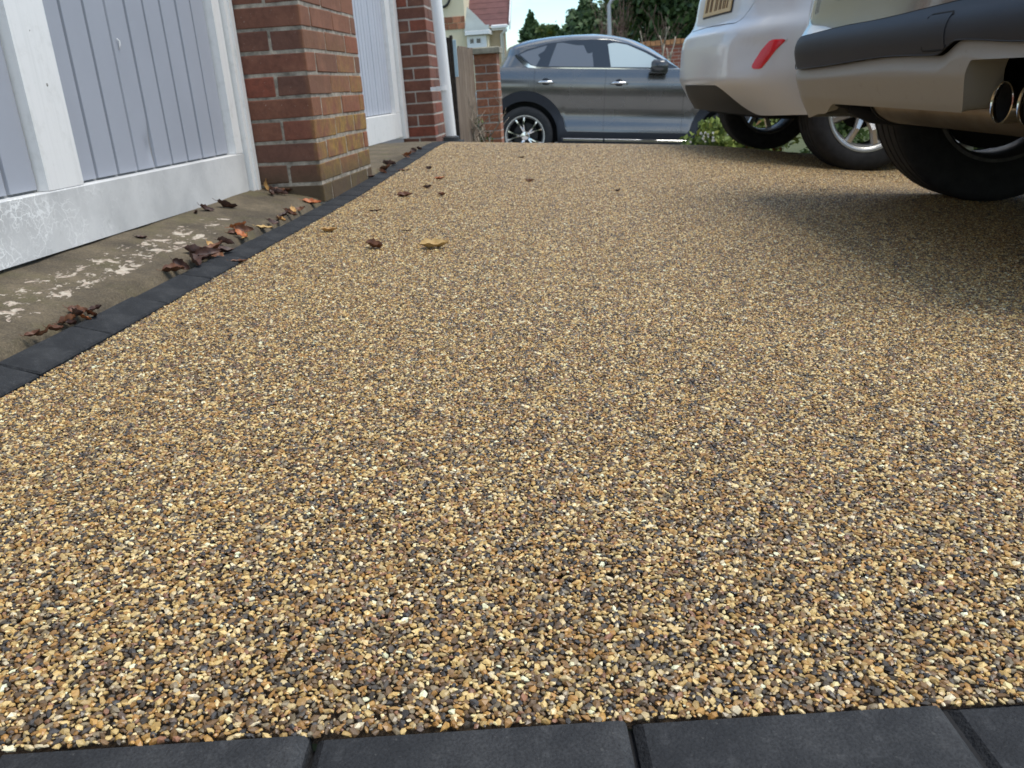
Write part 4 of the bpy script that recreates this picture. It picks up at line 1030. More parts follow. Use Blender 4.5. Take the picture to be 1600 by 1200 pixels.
def wheel(parent, x, y, r, tw, rimr, spokes, sg, dark=False, sw=.030, twin=False, grooves=4, open_disc=.13, rot=0.0):
    """road wheel as an Empty on the car; sg = +1 when its outer face looks towards +y"""
    w = node('wheel', parent, (x, y, r)); h = tw / 2
    prof = [(rimr - .004, -h * .80), (rimr + .012, -h * .93), (rimr + .035, -h), (r - .035, -h * 1.02), (r - .012, -h * .92), (r - .004, -h * .80)]
    gs = np.linspace(-h * .62, h * .62, grooves)
    for gq in gs: prof += [(r - .0005, gq - .0075), (r - .0005, gq - .005), (r - .009, gq - .0035), (r - .009, gq + .0035), (r - .0005, gq + .005), (r - .0005, gq + .0075)]
    prof += [(r - .004, h * .80), (r - .012, h * .92), (r - .035, h * 1.02), (rimr + .035, h), (rimr + .012, h * .93), (rimr - .004, h * .80)]
    MB().lathe(prof, 72, 'y').build('tyre', M['tyre'], w, auto=R(38))
    rm = M['alloy_dark'] if dark else M['alloy']
    ba = [(rimr + .001, -h * .86), (rimr + .008, -h * .9), (rimr - .004, -h * .92), (rimr - .014, -h * .8), (rimr - .022, -h * .2), (rimr - .022, h * .4), (rimr - .012, h * .78), (rimr - .002, h * .9), (rimr + .008, h * .9), (rimr + .001, h * .84)]
    MB().lathe(ba[:7] if False else ba, 64, 'y').build('rim', M['barrel'], w, auto=R(40))
    MB().lathe([(rimr - .024, sg * h * .55), (rimr - .010, sg * h * .86), (rimr + .000, sg * h * .95), (rimr + .012, sg * h * .955), (rimr + .013, sg * h * .90), (rimr - .004, sg * h * .80)], 64, 'y').build('rim_lip', M['alloy'], w, auto=R(40))
    sp = MB(); yo = sg * h * .62
    for k in range(spokes):
        a = 2 * math.pi * (k + .25) / spokes + rot
        for da in ((-.26, .26) if twin else (0,)):
            r0, r1 = .05, rimr - .010; pr = []
            for rr_, wd, yy in ((r0, sw * .62, yo - sg * .012), (rimr * .55, sw * .42, yo + sg * .012), (r1, sw * .55, yo - sg * .0)):
                aa = a + da * (rr_ / rimr) ** .8; c_, s_ = math.cos(aa), math.sin(aa); tx, tz = -s_, c_
                for q, dy in ((-1, 0), (-.55, 1), (.55, 1), (1, 0), (.8, -1.4), (-.8, -1.4)): pr.append((c_ * rr_ + tx * wd * q, yy + sg * .012 * dy, s_ * rr_ + tz * wd * q))
            fs = []
            for t_ in range(2):
                for q in range(6): fs.append((t_ * 6 + q, t_ * 6 + (q + 1) % 6, t_ * 6 + 6 + (q + 1) % 6, t_ * 6 + 6 + q))
            fs += [tuple(range(5, -1, -1)), tuple(range(12, 18))]; sp.add(pr, fs)
    sp.lathe([(.0, yo + sg * .016), (.052, yo + sg * .012), (.066, yo - sg * .004), (.066, yo - sg * .03), (.0, yo - sg * .03)], 24, 'y')
    sp.build('spokes', M['alloy'] if not dark else M['chrome'], w, auto=R(30))
    if open_disc: MB().lathe([(.0, -sg * .01), (open_disc, -sg * .01), (open_disc, -sg * .035), (.0, -sg * .035)], 40, 'y').build('brake_disc', M['under'] if not dark else M['alloy_dark'], w, auto=R(30))
    return w
def seat_car(rear_axle, psi, pitch_x, roll_y):
    """matrix for a car whose rear axle centre stands at a ground point; psi heading from +X towards +Y"""
    return Matrix.Translation(rear_axle) @ Matrix.Rotation(psi, 4, 'Z') @ Matrix.Rotation(pitch_x, 4, 'Y') @ Matrix.Rotation(roll_y, 4, 'X')
def arch_low(shell, base, xcs, rz_, rad):
    def f(c):
        b_ = base(c) if callable(base) else base
        if c[0] in 'sr':
            x = shell.xcol(c)
            if abs(c[1]) > .9 or c[0] == 's':
                for xc in xcs:
                    d = rad * rad - (x - xc) ** 2
                    if d > 0: b_ = max(b_, rz_ + math.sqrt(d))
        if c[0] == 'f' and abs(c[1]) > .97:
            x = shell.xcol(c)
            for xc in xcs:
                d = rad * rad - (x - xc) ** 2
                if d > 0: b_ = max(b_, rz_ + math.sqrt(d))
        return b_
    return f

# ---- beige estate-like 4x4 on the right: only its tail is in the picture
SR = .383
ax = Vector((1.44, 2.49, 0)); psi = R(5.2)
ax.z = gz(ax.x, ax.y) + .008
suv = thing('parked_car', 'beige silver 4x4 nearest on the right with dark bumper cladding and twin exhaust tips', 'car', seat_car(ax, psi, R(3.3), R(0.3)))
sh = Shell(([.20, .30, .36, .425, .440, .462, .476, .51, .530, .550, .568, .582, .61, .80, 1.0], [-.625, -.66, -.692, -.716, -.717, -.719, -.722, -.730, -.729, -.722, -.706, -.692, -.69, -.665, -.60]),
           ([.2, .5, .9, 1.0], [3.35, 3.52, 3.42, 3.2]), ([.2, .34, .5, .75, 1.0], [.84, .885, .905, .915, .885]), -.42, 3.0, 9.0, 3.0, smooth=.006, nfl=120)
def vl(c): return c[1] * .9
RX0, RX1 = -.405, -.76                  # exhaust recess between these laterals
def s_low(c):
    if c[0] != 'r': return .30
    v = vl(c); z = .345 - .035 * sstep((v - .44) / .16) - .02 * sstep((v - .62) / .2)
    k = sstep((RX0 + .035 - v) / .07) * sstep((v - RX1 + .035) / .07); return z + (.455 - z) * k
def s_mid(c):
    if c[0] != 'r': return .48
    v = vl(c); z = .452 + .022 * sstep((.75 - v) / .9) + .020 * sstep((v - .80) / .07)
    return z - .008 * sstep((.1 - v) / .5) + .030 * sstep((-.27 - v) / .11) - .014 * sstep((-.36 - v) / .3)
def s_top(c): return .570 - ((.012 * sstep((vl(c) - .3) / .5) - .014 * sstep((.2 - vl(c)) / .6)) if c[0] == 'r' else 0)
def s_disp(p, c):
    if c[0] == 'r':                        # flat lip under the cladding, folded out to the main face of the valance
        d = s_mid(c) - p.z
        if -1e-4 <= d < .034: p = p + Vector((.013 * (1 - d / .034), 0, 0))
    return p
sh.disp = s_disp
lowS = arch_low(sh, s_low, (0, 2.64), SR, .43)
sh.band('lower_bumper', lowS, lambda c: max(s_mid(c), lowS(c)), M['valance'], suv, 30, lambda c: c[0] == 'r')
sh.band('sill_cladding', lowS, lambda c: max(.48, lowS(c)), M['cladding'], suv, 4, lambda c: c[0] != 'r' or c[2] < 1e-9)
midS = lambda c: max(s_mid(c) + .0025, lowS(c))
sh.band('bumper_cladding', midS, lambda c: max(s_top(c), lowS(c)), M['cladding'], suv, 8, lambda c: c[0] == 'r')
sh.band('lower_door_trim', midS, lambda c: max(.57, lowS(c)), M['cladding'], suv, 4, lambda c: c[0] != 'r' or c[2] < 1e-9)
sh.band('body', lambda c: max(s_top(c) + .002, lowS(c)), lambda c: 1.0, M['beige_paint'], suv, 12)
sh.cap('bonnet', 1.0, M['beige_paint'], suv, .06)
cab = Shell(([1.0, 1.3, 1.55, 1.64], [-.50, -.32, -.12, .1]), ([1.0, 1.3, 1.55, 1.64], [2.25, 1.75, 1.35, 1.1]), ([1.0, 1.3, 1.55, 1.64], [.83, .72, .60, .45]), .35, 1.05, 4, 3)
cab.band('glasshouse', lambda c: 1.0, lambda c: 1.50, M['tint'], suv, 8); cab.band('roof_edge', lambda c: 1.50, lambda c: 1.64, M['beige_paint'], suv, 6); cab.cap('roof', 1.64, M['beige_paint'], suv, .02)
# inward return of the valance lip and the dark space behind it
lip = MB(); cs_ = [c for c in sh.cols if c[0] == 'r']; cs_ = sorted(cs_, key=lambda c: c[1]); vs = []; fs = []
for c in cs_:
    z = lowS(c); p = sh.P(c, z); inn = .085 if RX1 - .02 < vl(c) < RX0 + .05 else .035
    vs += [p, p + Vector((inn * .12, 0, .004)), p + Vector((inn, 0, .012))]
for i in range(len(cs_) - 1):
    for k in range(2): fs.append((3 * i + k, 3 * i + 3 + k, 3 * i + 4 + k, 3 * i + 1 + k))
lip.add(vs, fs).build('valance_lip', M['valance'], suv, auto=R(50))
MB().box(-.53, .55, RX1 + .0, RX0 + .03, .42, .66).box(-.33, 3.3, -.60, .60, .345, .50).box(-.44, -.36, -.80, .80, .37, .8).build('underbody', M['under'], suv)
MB().box(-.3, .3, -.9, -.61, .72, .76).box(-.3, .3, .61, .9, .72, .76).box(2.3, 3.0, -.9, .9, .66, .70).build('wheel_arch_liner', M['under'], suv)
fnS = lambda v, z, o: sh.rear(v, z, o)
# towing-eye cover: a shallow outlined square in the cladding
cv, cz_, cw, ch = -.265, .519, .118, .080
crn = [(cv + cw * sx_, cz_ + ch * sz_) for sx_, sz_ in ((.5, -.42), (.42, -.5), (-.42, -.5), (-.5, -.42), (-.5, .42), (-.42, .5), (.42, .5), (.5, .42), (.5, -.42))]
strip(fnS, crn, .0038, 'cover_gap', M['under'], suv, .0016)
patch(fnS, [(cv + cw * .46, cz_ - ch * .47), (cv - cw * .46, cz_ - ch * .47), (cv - cw * .46, cz_ + ch * .47), (cv + cw * .46, cz_ + ch * .47)], 'towing_eye_cover', M['cladding'], suv, .0012, 8, .0003)
strip(fnS, [(v, s_mid(('r', v / .9, 0)) + .001) for v in np.linspace(.86, -.9, 90)], .003, 'bumper_seam', M['black_plastic'], suv, .0004)
# parking sensor in the painted bumper
sn = sh.rear(.52, .665, .001); sn2 = sh.rear(.52, .665, .006)
MB().tube([sn - (sn2 - sn) * 2, sn2], .0115, 20).build('parking_sensor', M['beige_paint'], suv, auto=R(40)); MB().tube([sn2 - (sn2 - sn) * .4, sn2 - (sn2 - sn) * .2], .0135, 20).build('sensor_ring', M['black_plastic'], suv, auto=R(40))
# exhaust: twin tips, pipes and the transverse silencer
for v in (-.440, -.545):
    xt = -.640; zt = .368
    MB().lathe([(.0422, .0), (.0440, .002), (.0440, .008), (.041, .10), (.038, .22), (.034, .22), (.037, .10), (.0400, .01), (.0400, .003)], 48, 'x', (xt, v, zt), True).build('exhaust_tip', M['chrome_warm'], suv, auto=R(40))
    MB().lathe([(.0398, .012), (.0394, .02), (.0360, .118), (.0, .120)], 32, 'x', (xt, v, zt)).build('tip_bore', M['under'], suv, smooth=True)
    MB().tube([(xt + .2, v, zt), (xt + .42, v + .02, zt - .02)], .03, 14).build('exhaust_pipe', M['under'], suv)
mc = (-.475, .18, .350); pr = [(0.0, .265), (.05, .262), (.080, .245), (.092, .215), (.096, .19), (.098, .18), (.096, .17), (.096, -.66), (.08, -.70), (0, -.71)]
pr = [(a, b - .10 if b < 0 else b) for a, b in pr]
sl = MB().lathe(pr, 48, 'y', (0, 0, 0)); sl.v = [(x * 1.25 + mc[0], y + mc[1], z * .66 + mc[2]) for x, y, z in sl.v]; sl.build('silencer', M['muffler'], suv, auto=R(45))
sm = MB().lathe([(.0985, .19), (.1005, .185), (.1005, .175), (.0985, .17)], 40, 'y'); sm.v = [(x * 1.25 + mc[0], y + mc[1], z * .66 + mc[2]) for x, y, z in sm.v]; sm.build('silencer_seam', M['under'], suv)
MB().tube([(-.62, .47, .335), (-.56, .44, .312), (-.50, .40, .306), (-.45, .33, .32)], [.02, .026, .026, .02], 10).tube([(-.66, .50, .36), (-.60, .46, .335)], .02, 8).build('exhaust_hanger', M['under'], suv, smooth=True)
MB().tube([(0, -.7, SR), (0, .7, SR)], .045, 12).tube([(0, .55, SR - .06), (.55, .45, SR + .02)], .045, 10).tube([(0, .58, SR), (-.02, .5, SR + .3)], .05, 10).box(-.16, .22, .05, .5, .285, .40).build('rear_axle', M['under'], suv, smooth=False)
for (x, y, sg) in ((0, .80, 1), (0, -.80, -1), (2.64, .80, 1), (2.64, -.80, -1)): wheel(suv, x, y, SR, .235, .235, 5, sg, sw=.07, open_disc=.20, rot=.5)

# ---- pale silver hatchback beyond it
HR = .300
ax = Vector((1.165, 5.14, 0)); psi = R(8.7); ax.z = -.140
hat = thing('parked_car', 'pale silver hatchback with red rear reflector backed up beside the beige car', 'car', seat_car(ax, psi, R(2.6), R(0.6)))
hs_ = Shell(([.2, .30, .36, .43, .46, .53, .63, .69, .72, .74, .79, .90, 1.0], [-.51, -.545, -.59, -.635, -.648, -.646, -.642, -.628, -.60, -.575, -.558, -.545, -.51]),
            ([.2, .45, .85, 1.0], [3.0, 3.18, 3.05, 2.75]), ([.2, .30, .5, .72, 1.0], [.78, .815, .845, .86, .82]), -.10, 2.6, 3.6, 3.0, smooth=.007, nfl=90)
def h_disp(p, c):
    if c[0] == 'r':                        # hollow running up to the reflector, ledge above it
        a = abs(p.y); k = sstep((a - .46) / .22) * (1 - sstep((a - .72) / .06)); u = (p.z - .545) / .045
        if p.z < .652 and p.z > .47: p = p + Vector(((.013 if p.y < 0 else 0) * k * sstep((.652 - p.z) / .022) * sstep((p.z - .47) / .10), 0, 0))
    return p
hs_.disp = h_disp
def h_low(c):
    if c[0] != 'r': return .24
    return .292 + .006 * sstep((abs(c[1]) - .8) / .2)
lowH = arch_low(hs_, h_low, (0, 2.49), HR, .345)
def h_dif(c):
    if c[0] != 'r': return .0
    a = abs(c[1] * .84); return .432 - .142 * sstep((a - .30) / .36)
def h_seam(c):
    if c[0] != 'r': return .70
    a = abs(c[1] * .86); return .722 + .012 * math.cos(a * 3) + .34 * sstep((a - .40) / .42)
hs_.band('diffuser', lowH, lambda c: max(h_dif(c), lowH(c)) if c[0] == 'r' else lowH(c), M['black_plastic'], hat, 6, is_rear)
def bump_sel(c): return c[0] == 'r'
hs_.band('rear_bumper', lambda c: max(h_dif(c) + .002, lowH(c)), lambda c: min(.985, max(h_seam(c), lowH(c))), M['silver_paint'], hat, 30, bump_sel)
hs_.band('tailgate', lambda c: min(.985, h_seam(c) + .004), lambda c: 1.0, M['silver_paint'], hat, 14, bump_sel)
hs_.band('side_panel', lowH, lambda c: 1.0, M['silver_paint'], hat, 14, lambda c: c[0] != 'r' or c[2] < 1e-9)
hs_.cap('bonnet', 1.0, M['silver_paint'], hat, .05)
cab = Shell(([1.0, 1.2, 1.38, 1.46], [-.36, -.24, -.1, .12]), ([1.0, 1.2, 1.38, 1.46], [2.1, 1.65, 1.25, 1.0]), ([1.0, 1.2, 1.38, 1.46], [.77, .68, .58, .42]), .3, .95, 4, 3)
cab.band('glasshouse', lambda c: 1.0, lambda c: 1.36, M['tint'], hat, 8); cab.band('roof_edge', lambda c: 1.36, lambda c: 1.46, M['silver_paint'], hat, 6); cab.cap('roof', 1.46, M['silver_paint'], hat, .02)
MB().box(-.42, 2.9, -.56, .56, .27, .42).box(-.40, -.30, -.66, .66, .30, .6).build('underbody', M['under'], hat)
MB().box(-.36, .36, -.82, -.57, .62, .66).box(-.36, .36, .57, .82, .62, .66).build('wheel_arch_liner', M['under'], hat)
fnH = lambda v, z, o: hs_.rear(v, z, o)
rf = [(-.652, .520), (-.704, .513), (-.782, .622), (-.724, .630)]
def rfn(v, z, o): return hs_.rear(v, z, 0) + Vector((-.95, -.3, 0)) * o
def poly_on(fn, pts, name, m, parent, o0, o1, rim=.7):
    n = len(pts); ca = sum(p[0] for p in pts) / n; cb = sum(p[1] for p in pts) / n
    vs = [fn(a, b_, o0) for a, b_ in pts] + [fn(a, b_, o1 * .55) for a, b_ in pts] + [fn(ca + (a - ca) * rim, cb + (b_ - cb) * rim, o1) for a, b_ in pts] + [fn(ca, cb, o1 * 1.04)]
    fs = [(r * n + i, r * n + (i + 1) % n, (r + 1) * n + (i + 1) % n, (r + 1) * n + i) for r in (0, 1) for i in range(n)] + [(2 * n + i, 2 * n + (i + 1) % n, 3 * n) for i in range(n)]
    return MB().add(vs, fs).build(name, m, parent, auto=R(50))
RO = [(-.676, .513), (-.690, .508), (-.712, .508), (-.724, .513), (-.745, .545), (-.776, .592), (-.797, .625), (-.799, .633), (-.792, .637), (-.760, .636), (-.742, .629), (-.708, .592), (-.680, .547), (-.671, .524)]
poly_on(rfn, RO, 'reflector', M['red_lens'], hat, -.002, .006, .86)
poly_on(rfn, [((a + .735) * 1.08 - .735, (b_ - .57) * 1.06 + .57) for a, b_ in RO], 'reflector_seat', M['silver_paint'], hat, -.004, .0015, .95)
# number plate with its recess and the feet of its characters
patch(fnH, [(.262, .795), (-.262, .795), (-.262, .908), (.262, .908)], 'number_plate', M['plate'], hat, .008, 4, .002).name = 'number_plate'
npb = patch(fnH, [(.270, .788), (-.270, .788), (-.270, .915), (.270, .915)], 'plate_surround', M['black_plastic'], hat, .004, 4, .001)
ch_ = MB()
for v in (.20, .17, .115, .09, .02, -.01, -.06, -.085, -.13, -.16, -.20):
    a, b_ = fnH(v, .814, .0105), fnH(v - .004, .89, .0105); ch_.tube([a, b_], .0035, 4)
tag(ch_.build('plate_lettering', M['faded_print'], hat), kind='stuff')
MB().lathe([(0, 0), (.03, .0)], 8, 'x', (-.3, .45, .3)).tube([(-.50, .36, .335), (-.2, .36, .32), (.4, .3, .33)], .024, 10).build('exhaust_pipe', M['under'], hat)
MB().tube([(0, -.66, HR), (0, .66, HR)], .035, 10).tube([(0, .55, HR), (.5, .5, HR + .03)], .03, 8).tube([(0, -.55, HR), (.5, -.5, HR + .03)], .03, 8).build('rear_axle', M['under'], hat)
for (x, y, sg) in ((0, .70, 1), (0, -.70, -1), (2.49, .70, 1), (2.49, -.70, -1)): wheel(hat, x, y, HR, .185, .195, 8, sg, sw=.036, open_disc=.10, rot=.12).location.z = HR + .024

# ---- dark grey 4x4 side-on in the road
GRD = .385
wc = at(818, 212, 12.0); gx_ = Vector((wc.x, 12.0 + .80, wc.z - GRD))
gry = thing('parked_car', 'dark metallic grey 4x4 seen side-on in the road past the brick pillar', 'car', seat_car(gx_, 0, R(4.2), 0))
WB = 2.78
gs_ = Shell(([.28, .45, .62, .80, 1.0, 1.2, 1.29], [-.70, -.80, -.83, -.82, -.74, -.63, -.55]), ([.28, .5, .8, 1.0, 1.12, 1.22, 1.29], [3.55, 3.66, 3.68, 3.58, 3.30, 2.75, 2.25]),
            ([.28, .40, .47, .52, .57, .62, .67, .74, .82, .90, .97, 1.03, 1.09, 1.15, 1.21, 1.25, 1.29], [.885, .915, .918, .908, .890, .873, .866, .870, .882, .897, .909, .913, .908, .896, .876, .860, .838]), -.50, 2.9, 3.5, 2.6, (.1135, .1165, 1.0685, 1.0715, 2.1185, 2.1215), smooth=.018)
GC, GI = .56, .455
def g_arch(rad, zk):
    def f(c):
        b_ = 0.30
        x = gs_.xcol(c, .6)
        if abs(c[1]) > .9 or c[0] == 's':
            for xc in (0, WB):
                d = 1 - ((x - xc) / rad) ** 2
                if d > 0: b_ = max(b_, GRD + rad * zk * math.sqrt(d))
        return b_
    return f
a_in, a_out = g_arch(GI, 1.0), g_arch(GC, 1.05)
gs_.band('wheel_arch_cladding', a_in, lambda c: max(a_out(c), .455), M['cladding'], gry, 6)
gap = .0035; seams = [.115, 1.075, 2.13]
def slant(z): return 0
def body_sel(x0, x1):
    return lambda c: c[0] == 's' and c[1] == -1 and x0 <= c[2] <= x1 + 1e-6
lowG = lambda c: max(a_out(c), .455) + .002
for nm, x0, x1 in (('rear_door', .1165, 1.0685), ('front_door', 1.0715, 2.1185)): gs_.band(nm, lowG, lambda c: 1.27, M['grey_paint'], gry, 22, body_sel(x0, x1))
gs_.band('body', lowG, lambda c: 1.27, M['grey_paint'], gry, 22, lambda c: not (c[0] == 's' and c[1] == -1 and .114 < c[2] < 2.121))
gs_.cap('bonnet', 1.27, M['grey_paint'], gry, .0)
fg = lambda x, z, o: gs_.side(-1, x, z, o)
MB().tube([fg(1.070, z, -.004) for z in np.linspace(.46, 1.26, 20)], .0035, 6).tube([fg(.112 + .30 * sstep((.95 - z) / .45) * 0, z, -.004) for z in np.linspace(.95, 1.26, 8)], .0035, 6).build('door_seam', M['black_plastic'], gry)
# glasshouse
gc = Shell(([1.27, 1.42, 1.54, 1.60, 1.64, 1.675, 1.70, 1.715, 1.725], [-.46, -.37, -.33, -.18, -.02, .20, .42, .62, .82]), ([1.27, 1.35, 1.45, 1.56, 1.64, 1.675, 1.70, 1.715, 1.725], [2.16, 2.03, 1.875, 1.68, 1.50, 1.38, 1.24, 1.10, .94]),
           ([1.27, 1.45, 1.58, 1.65, 1.69, 1.712, 1.725], [.815, .755, .70, .655, .57, .44, .20]), .86, .90, 2.6, 2.2, smooth=.010)
gc.band('roof', lambda c: 1.265, lambda c: 1.725, M['grey_paint'], gry, 26); gc.cap('roof_top', 1.725, M['grey_paint'], gry, .002)
def fs_(x, z, o=0.0):
    """point on the near flank of the glasshouse"""
    w = gc.w(z)
    if x < gc.xA: t = min(1, max(0, (gc.xA - x) / (gc.xA - gc.xr(z)))); w *= (1 - min(.999, t) ** gc.nr) ** (1 / gc.nr)
    if x > gc.xB: t = min(1, max(0, (x - gc.xB) / (gc.xf(z) - gc.xB))); w *= (1 - min(.999, t) ** gc.nf) ** (1 / gc.nf)
    return Vector((x, -(w + o), z))
# the flank glass is one smooth inset sheet so that panes sit flush; pillars between are gloss black
def flank(x, z, o): return Vector((x, -(lerp_tab(z, [1.27, 1.45, 1.60], [.842, .790, .735]) + o), z))
frame = [(-.13, 1.435), (.0, 1.50), (.30, 1.585), (.62, 1.625), (.90, 1.635), (1.10, 1.632), (1.36, 1.585), (1.62, 1.49), (1.86, 1.375), (2.03, 1.285), (1.5, 1.272), (1.0, 1.272), (.5, 1.272), (.12, 1.275), (.02, 1.31), (-.06, 1.37)]
def sheet_on(poly, name, m, parent, o0, o1):
    n = len(poly); vs = [flank(x, z, o0) for x, z in poly] + [flank(x, z, o1) for x, z in poly]; cx_ = sum(p[0] for p in poly) / n; cz__ = sum(p[1] for p in poly) / n
    vs.append(flank(cx_, cz__, o1)); fs = [(i, (i + 1) % n, n + (i + 1) % n, n + i) for i in range(n)] + [(n + i, n + (i + 1) % n, 2 * n) for i in range(n)]
    return MB().add(vs, fs).build(name, m, parent, auto=R(30))
sheet_on(frame, 'window_surround', M['gloss_black'], gry, -.12, .004)
sheet_on([(-.095, 1.435), (.0, 1.478), (.27, 1.555), (.13, 1.29), (.10, 1.295), (.04, 1.325), (-.03, 1.385)], 'quarter_glass', M['tint'], gry, .004, .007)
sheet_on([(.40, 1.583), (.66, 1.608), (.86, 1.615), (.905, 1.29), (.30, 1.29), (.335, 1.40)], 'rear_door_glass', M['tint'], gry, .004, .007)
sheet_on([(1.075, 1.612), (1.34, 1.57), (1.58, 1.475), (1.80, 1.365), (1.86, 1.32), (1.80, 1.29), (1.135, 1.29), (1.105, 1.45)], 'front_door_glass', M['window'], gry, .004, .007)
strip(flank, [(-.155, 1.425), (-.10, 1.385), (-.03, 1.325), (.05, 1.283), (.14, 1.268), (.5, 1.266), (1.0, 1.266), (1.5, 1.266), (2.06, 1.268)], [.03, .052, .058, .042, .024, .021, .021, .021, .018], 'window_chrome', M['chrome'], gry, .010)
for x in (.27, 1.255):
    q = [fg(x - .115, 1.082, .012), fg(x - .07, 1.090, .034), fg(x + .07, 1.092, .034), fg(x + .115, 1.084, .010)]
    MB().tube(q, [.010, .017, .017, .010], 10).build('door_handle', M['chrome'], gry, smooth=True)
    hd = MB().lathe([(0, -.004), (.048, -.003), (.056, .001), (0, .0005)], 24, 'y', fg(x, 1.085, .0)); hd.build('handle_recess', M['alloy_dark'], gry, auto=R(30))
mi = MB(); mq = fg(1.77, 1.30, .12); mi.cbox(1.66, 1.875, mq.y - .12, mq.y + .02, 1.235, 1.385, .03); mi.tube([(1.80, mq.y + .02, 1.25), (1.84, mq.y + .14, 1.235)], .03, 8); mi.box(1.64, 1.87, mq.y - .10, mq.y + .10, 1.215, 1.237)
mi.build('door_mirror', M['gloss_black'], gry, auto=R(40))
MB().cbox(.50, 2.22, -.935, -.86, .30, .375, .012).build('sill_trim', M['cladding'], gry)
for a, b_ in ((.53, 1.075), (1.095, 2.2)): MB().cbox(a, b_, -.948, -.9352, .335, .368, .004).build('sill_strip', M['chrome'], gry)
MB().box(-.6, 3.4, -.62, .62, .30, .5).box(.50, 2.28, -.85, .85, .32, .5).build('underbody', M['under'], gry)
MB().box(-.5, .5, -.72, -.46, .30, .98).build('wheel_arch_liner', M['under'], gry)
MB().box(WB - .5, WB + .5, -.72, -.46, .30, .98).build('wheel_arch_liner', M['under'], gry)
for (x, y, sg) in ((0, .79, 1), (0, -.79, -1), (WB, .79, 1), (WB, -.79, -1)): wheel(gry, x, y, GRD, .225, .262, 5, sg, dark=True, sw=.030, twin=True, open_disc=.17, rot=.32)

# ------------------------------------------------------------------ fallen leaves
def dry_leaf_mat(name, c1, c2, c3):
    m = mat(name, c1, .55); g = G(m); o = g.obj()
    c = g.mix(g.rng(g.noise(o, 60, 5, .65)[0], .4, .65), c1, c2); v = g.rng(g.noise(o, 190, 3)[0], .60, .70)
    g.col(g.mix(g.math('MULTIPLY', v, .7), c, c3)); return m
LM = {'brown': dry_leaf_mat('brown_leaf', (.115, .045, .022), (.19, .08, .035), (.035, .017, .010)),
      'dark': dry_leaf_mat('dark_brown_leaf', (.042, .018, .013), (.085, .034, .020), (.015, .008, .006)),
      'orange': dry_leaf_mat('orange_leaf', (.42, .13, .035), (.30, .085, .03), (.12, .04, .02)),
      'yellow': dry_leaf_mat('yellow_leaf', (.54, .38, .16), (.46, .29, .10), (.24, .12, .04)),
      'tan': dry_leaf_mat('tan_leaf', (.52, .31, .11), (.36, .19, .07), (.14, .07, .03))}
def leaf_mesh(L, w, curl, twist, seed, mat_):
    rr = random.Random(seed); nu, nv = 14, 7; vs = []; fs = []; ph = rr.uniform(0, 6)
    for i in range(nu):
        u = i / (nu - 1); half = w / 2 * (math.sin(math.pi * u ** .8) ** .75) + .0006; half *= 1 + .10 * math.sin(u * 26 + ph)
        ang = curl * (u - .45); X = math.sin(ang) / max(.05, abs(curl)) * L * (1 if curl else 1); Z = (1 - math.cos(ang)) / max(.05, abs(curl)) * L
        for j in range(nv):
            v = j / (nv - 1) * 2 - 1; cup = twist * (v * v) * half + .12 * half * math.sin(u * 15 + v * 4 + ph)
            tw_ = rr.uniform(-.0004, .0004); vs.append((X, v * half * (1 - .25 * abs(twist)), Z + cup + tw_ + (-.0012 if j == nv // 2 else 0)))
    for i in range(nu - 1):
        for j in range(nv - 1): a = i * nv + j; fs.append((a, a + 1, a + nv + 1, a + nv))
    zc_ = min(v[2] for v in vs); vs = [(a, b, c - zc_) for a, b, c in vs]
    n = len(vs); vs2 = vs + [(a, b, c + .0007) for a, b, c in vs]; fs2 = [f[::-1] for f in fs] + [tuple(k + n for k in f) for f in fs]
    mb = MB().add(vs2, fs2); e = Vector(vs[(nv // 2)]); mb.tube([e, e + Vector((-L * .12, .001, .001)), e + Vector((-L * .24, .003, .004))], [.0008, .0007, .0005], 5)
    me_o = mb.build('fallen_leaf', mat_, None, smooth=True); return me_o
def surf(px, py):
    """first surface met at a pixel: drive, edging or apron"""
    r = ray(px, py); t = 0.4
    for _ in range(6000):
        p = CAM_POS + r * t; x, y = p[0], p[1]
        h_ = gz(x, y) + .0025 if x > E_OUT else apron_z(x, y)
        if p[2] < h_: return Vector((x, y, h_)), t
        t += .003
    return Vector(p), t
LID = [0]
def leaf(px, py, wpx, colour, label, group, curl=None, twist=None, yaw=None, tilt=(0, 0), lift=-.0022, asp=.5):
    LID[0] += 1; rr = random.Random(900 + LID[0]); p, t = surf(px, py); L = 1.22 * wpx * t / F_PX
    o = leaf_mesh(L * 1.05, L * asp * rr.uniform(.85, 1.2), rr.uniform(.6, 1.9) if curl is None else curl, rr.uniform(.2, .9) if twist is None else twist, LID[0], LM[colour])
    nrm = gnormal(p.x, p.y) if p.x > E_OUT else Vector((.2, 0, 1)).normalized(); tx = (Vector((1, 0, 0)) - nrm * nrm.x).normalized()
    base = Matrix((tx, nrm.cross(tx), nrm)).transposed().to_4x4()
    o.matrix_world = Matrix.Translation(p + nrm * lift) @ base @ Matrix.Rotation(rr.uniform(-1.2, 1.2) if yaw is None else yaw, 4, 'Z') @ Matrix.Rotation(tilt[0], 4, 'X') @ Matrix.Rotation(tilt[1], 4, 'Y')
    return tag(o, label, 'leaf', group)
GG = 'leaves lying on the gravel'
leaf(677, 386, 38, 'yellow', 'largest pale yellow curled leaf lying on the gravel, nearest the camera', GG, 1.2, .8, .25, (.25, 0), asp=.5)
leaf(584, 386, 26, 'brown', 'brown crumpled leaf on the gravel left of the pale yellow leaf', GG, 1.6, .9, -.3, (.2, .2))
leaf(514, 361, 22, 'tan', 'tan and dark curled leaf on the gravel beside the dark edging', GG, 1.5, .8, .1)
leaf(631, 306, 19, 'brown', 'reddish brown leaf on the gravel level with the foot of the near brick pier', GG, 1.0, .7, .2, (.3, 0))
